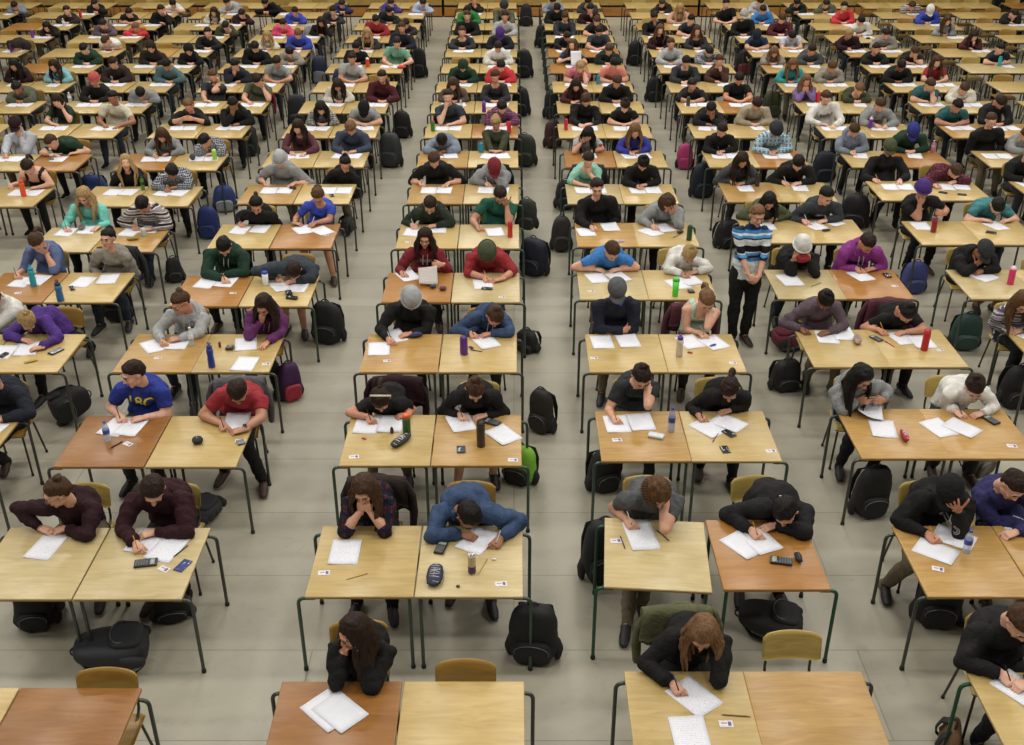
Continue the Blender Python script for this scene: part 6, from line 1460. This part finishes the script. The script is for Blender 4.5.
# pens in writing hands
for s, p in OCC.items():
    for k, a in p['arms'].items():
        if a['hk'] == 'grip' and p['row'] <= 8:
            t = a['W'] + a['fd']*.095*(.93 if p['fem'] else 1.04) + np.array([0, 0, -.02]); t[2] = max(HD+.004, min(t[2], HD+.03)); b = t + unit(np.array([a['s']*.35, .45, .85]))*.145
            pen(t, b, s, lab('pen in the hand', s), ['1d2a55', 'c08a2c', '1a1a1a', 'c9c9c9'][int(abs(t[0]*100)) % 4], .004)
# ------------------------------------------------------------------ room
def structure(name, md, mat, loc=None, smooth=False):
    o = ob(name, md, mat, None, loc, None, smooth); o['kind'] = 'structure'; return o
def floormat():
    m, nt, b = newmat('floor_sheet'); v = coords(nt)
    bt = N(nt, 'ShaderNodeTexBrick'); nt.links.new(v, bt.inputs['Vector']); bt.offset = .37
    bt.inputs['Scale'].default_value = 1; bt.inputs['Brick Width'].default_value = 4.1; bt.inputs['Row Height'].default_value = .88; bt.inputs['Mortar Size'].default_value = .006; bt.inputs['Mortar Smooth'].default_value = .6; bt.inputs['Bias'].default_value = 0
    bt.inputs['Color1'].default_value = lin('a39e8e'); bt.inputs['Color2'].default_value = lin('aca797'); bt.inputs['Mortar'].default_value = lin('89846f')
    n = N(nt, 'ShaderNodeTexNoise', i_Scale=1.1, i_Detail=6.0, i_Roughness=.6, i_Distortion=.4); nt.links.new(v, n.inputs['Vector'])
    n2 = N(nt, 'ShaderNodeTexNoise', i_Scale=7.0, i_Detail=8.0, i_Distortion=2.2); nt.links.new(v, n2.inputs['Vector'])
    x = N(nt, 'ShaderNodeMix', data_type='RGBA', blend_type='MULTIPLY'); x.inputs[0].default_value = .55; nt.links.new(bt.outputs['Color'], x.inputs[6]); nt.links.new(ramp2(nt, n.outputs['Fac'], (.80, .79, .76, 1), (1.05, 1.05, 1.03, 1), .32, .62), x.inputs[7])
    y = N(nt, 'ShaderNodeMix', data_type='RGBA', blend_type='MULTIPLY'); y.inputs[0].default_value = .35; nt.links.new(x.outputs[2], y.inputs[6]); nt.links.new(ramp2(nt, n2.outputs['Fac'], (.74, .72, .70, 1), (1, 1, 1, 1), .26, .42), y.inputs[7])
    nt.links.new(y.outputs[2], b.inputs['Base Color']); b.inputs['Roughness'].default_value = .42; b.inputs['Specular IOR Level'].default_value = .35
    bump(nt, b, n2.outputs['Fac'], .08, .003); return m
YW = 32.0
def slab(a, b): a, b = np.array(a, float), np.array(b, float); return rbox((a+b)/2, b-a, .002, 1)
structure('floor', slab((-17, -1, -.06), (17, YW+2, 0)), floormat())
wallm = plain('wall_paint', '8a8676', .8)
structure('wall_back', join(slab((-17, YW+.7, 0), (14.55, YW+.9, 9)), slab((15.9, YW+.7, 0), (17, YW+.9, 9)), slab((14.55, YW+.7, 3.2), (15.9, YW+.9, 9))), wallm)
structure('wall_left', slab((-17.2, -1, 0), (-17, YW+.9, 9)), wallm); structure('wall_right', slab((17, -1, 0), (17.2, YW+.9, 9)), wallm)
# folded bleachers along the back wall: rows of varnished boards
bw = woodmat('bleacher_wood', '8a6f34', 'a98b48', .45); bo = woodmat('bleacher_wood_low', '8c5c24', 'a9732f', .45)
for bx0, bx1, nmx in ((-16.6, -9.35, 'leftmost'), (-9.3, -2.05, 'second from the left'), (-2.0, 5.25, 'middle'), (5.3, 13.6, 'rightmost')):
    b = ob('folded_bleacher', slab((bx0, YW+.10, 0), (bx1, YW+.65, 3.6)), plain('bleacher_shade', '3c3424', .8), None, None, None, False)
    tag(b, 'folded wooden bleacher bank against the back wall, %s' % nmx, 'bleacher', 'folded bleachers')
    for k in range(12):
        z0 = .02 + k*.30; ob('board', rbox(((bx0+bx1)/2, YW+.05, z0+.13), (bx1-bx0-.02, .08, .245 if k else .235), .01, 1), bo if k == 0 else bw, b, smooth=False)
dk = plain('opening_dark', '141416', .9)
g = []
for i in range(40):
    x = 13.75+i*.07; g.append((x, YW+.15+.03*math.sin(i*1.9), 0))
cur = loft([(x, y, 1.6) for x, y, z in g], [(.02, 1.6)]*len(g), 6, lat=(0, 1, 0)); o = ob('opening_sheet', cur, dk); tag(o, 'black sheet in place of the dark opening beside the folded bleachers', 'curtain')  # pleated black sheet added to stand for the dark opening past the bleachers
# ------------------------------------------------------------------ light: hall lamps in rows under the roof
lm = plain('lamp_housing', '9a9a96', .5)
for iy, y in enumerate((1.5, 6.5, 11.5, 16.5, 21.5, 26.5, 31)):
    for ix, x in enumerate((-12.5, -7.5, -2.5, 2.5, 7.5, 12.5)):
        li = bpy.data.lights.new('hall_lamp', 'AREA'); li.shape = 'RECTANGLE'; li.size = 1.6; li.size_y = .8; li.energy = LAMP_W; li.color = (1.0, .965, .90)
        lo = bpy.data.objects.new('hall_lamp', li); COL.objects.link(lo); lo.location = (x, y, 8.9)
w = bpy.data.worlds.new('world'); SC.world = w; w.use_nodes = True; bg = w.node_tree.nodes['Background']; bg.inputs[0].default_value = (1.0, .97, .91, 1); bg.inputs[1].default_value = WORLD
SC.view_settings.view_transform = 'Standard'; SC.view_settings.look = 'None'; SC.view_settings.gamma = 1; SC.view_settings.exposure = EXPO; SC.view_settings.use_curve_mapping = False
SC.cycles.max_bounces = 5; SC.cycles.diffuse_bounces = 3; SC.cycles.glossy_bounces = 2; SC.cycles.transparent_max_bounces = 6
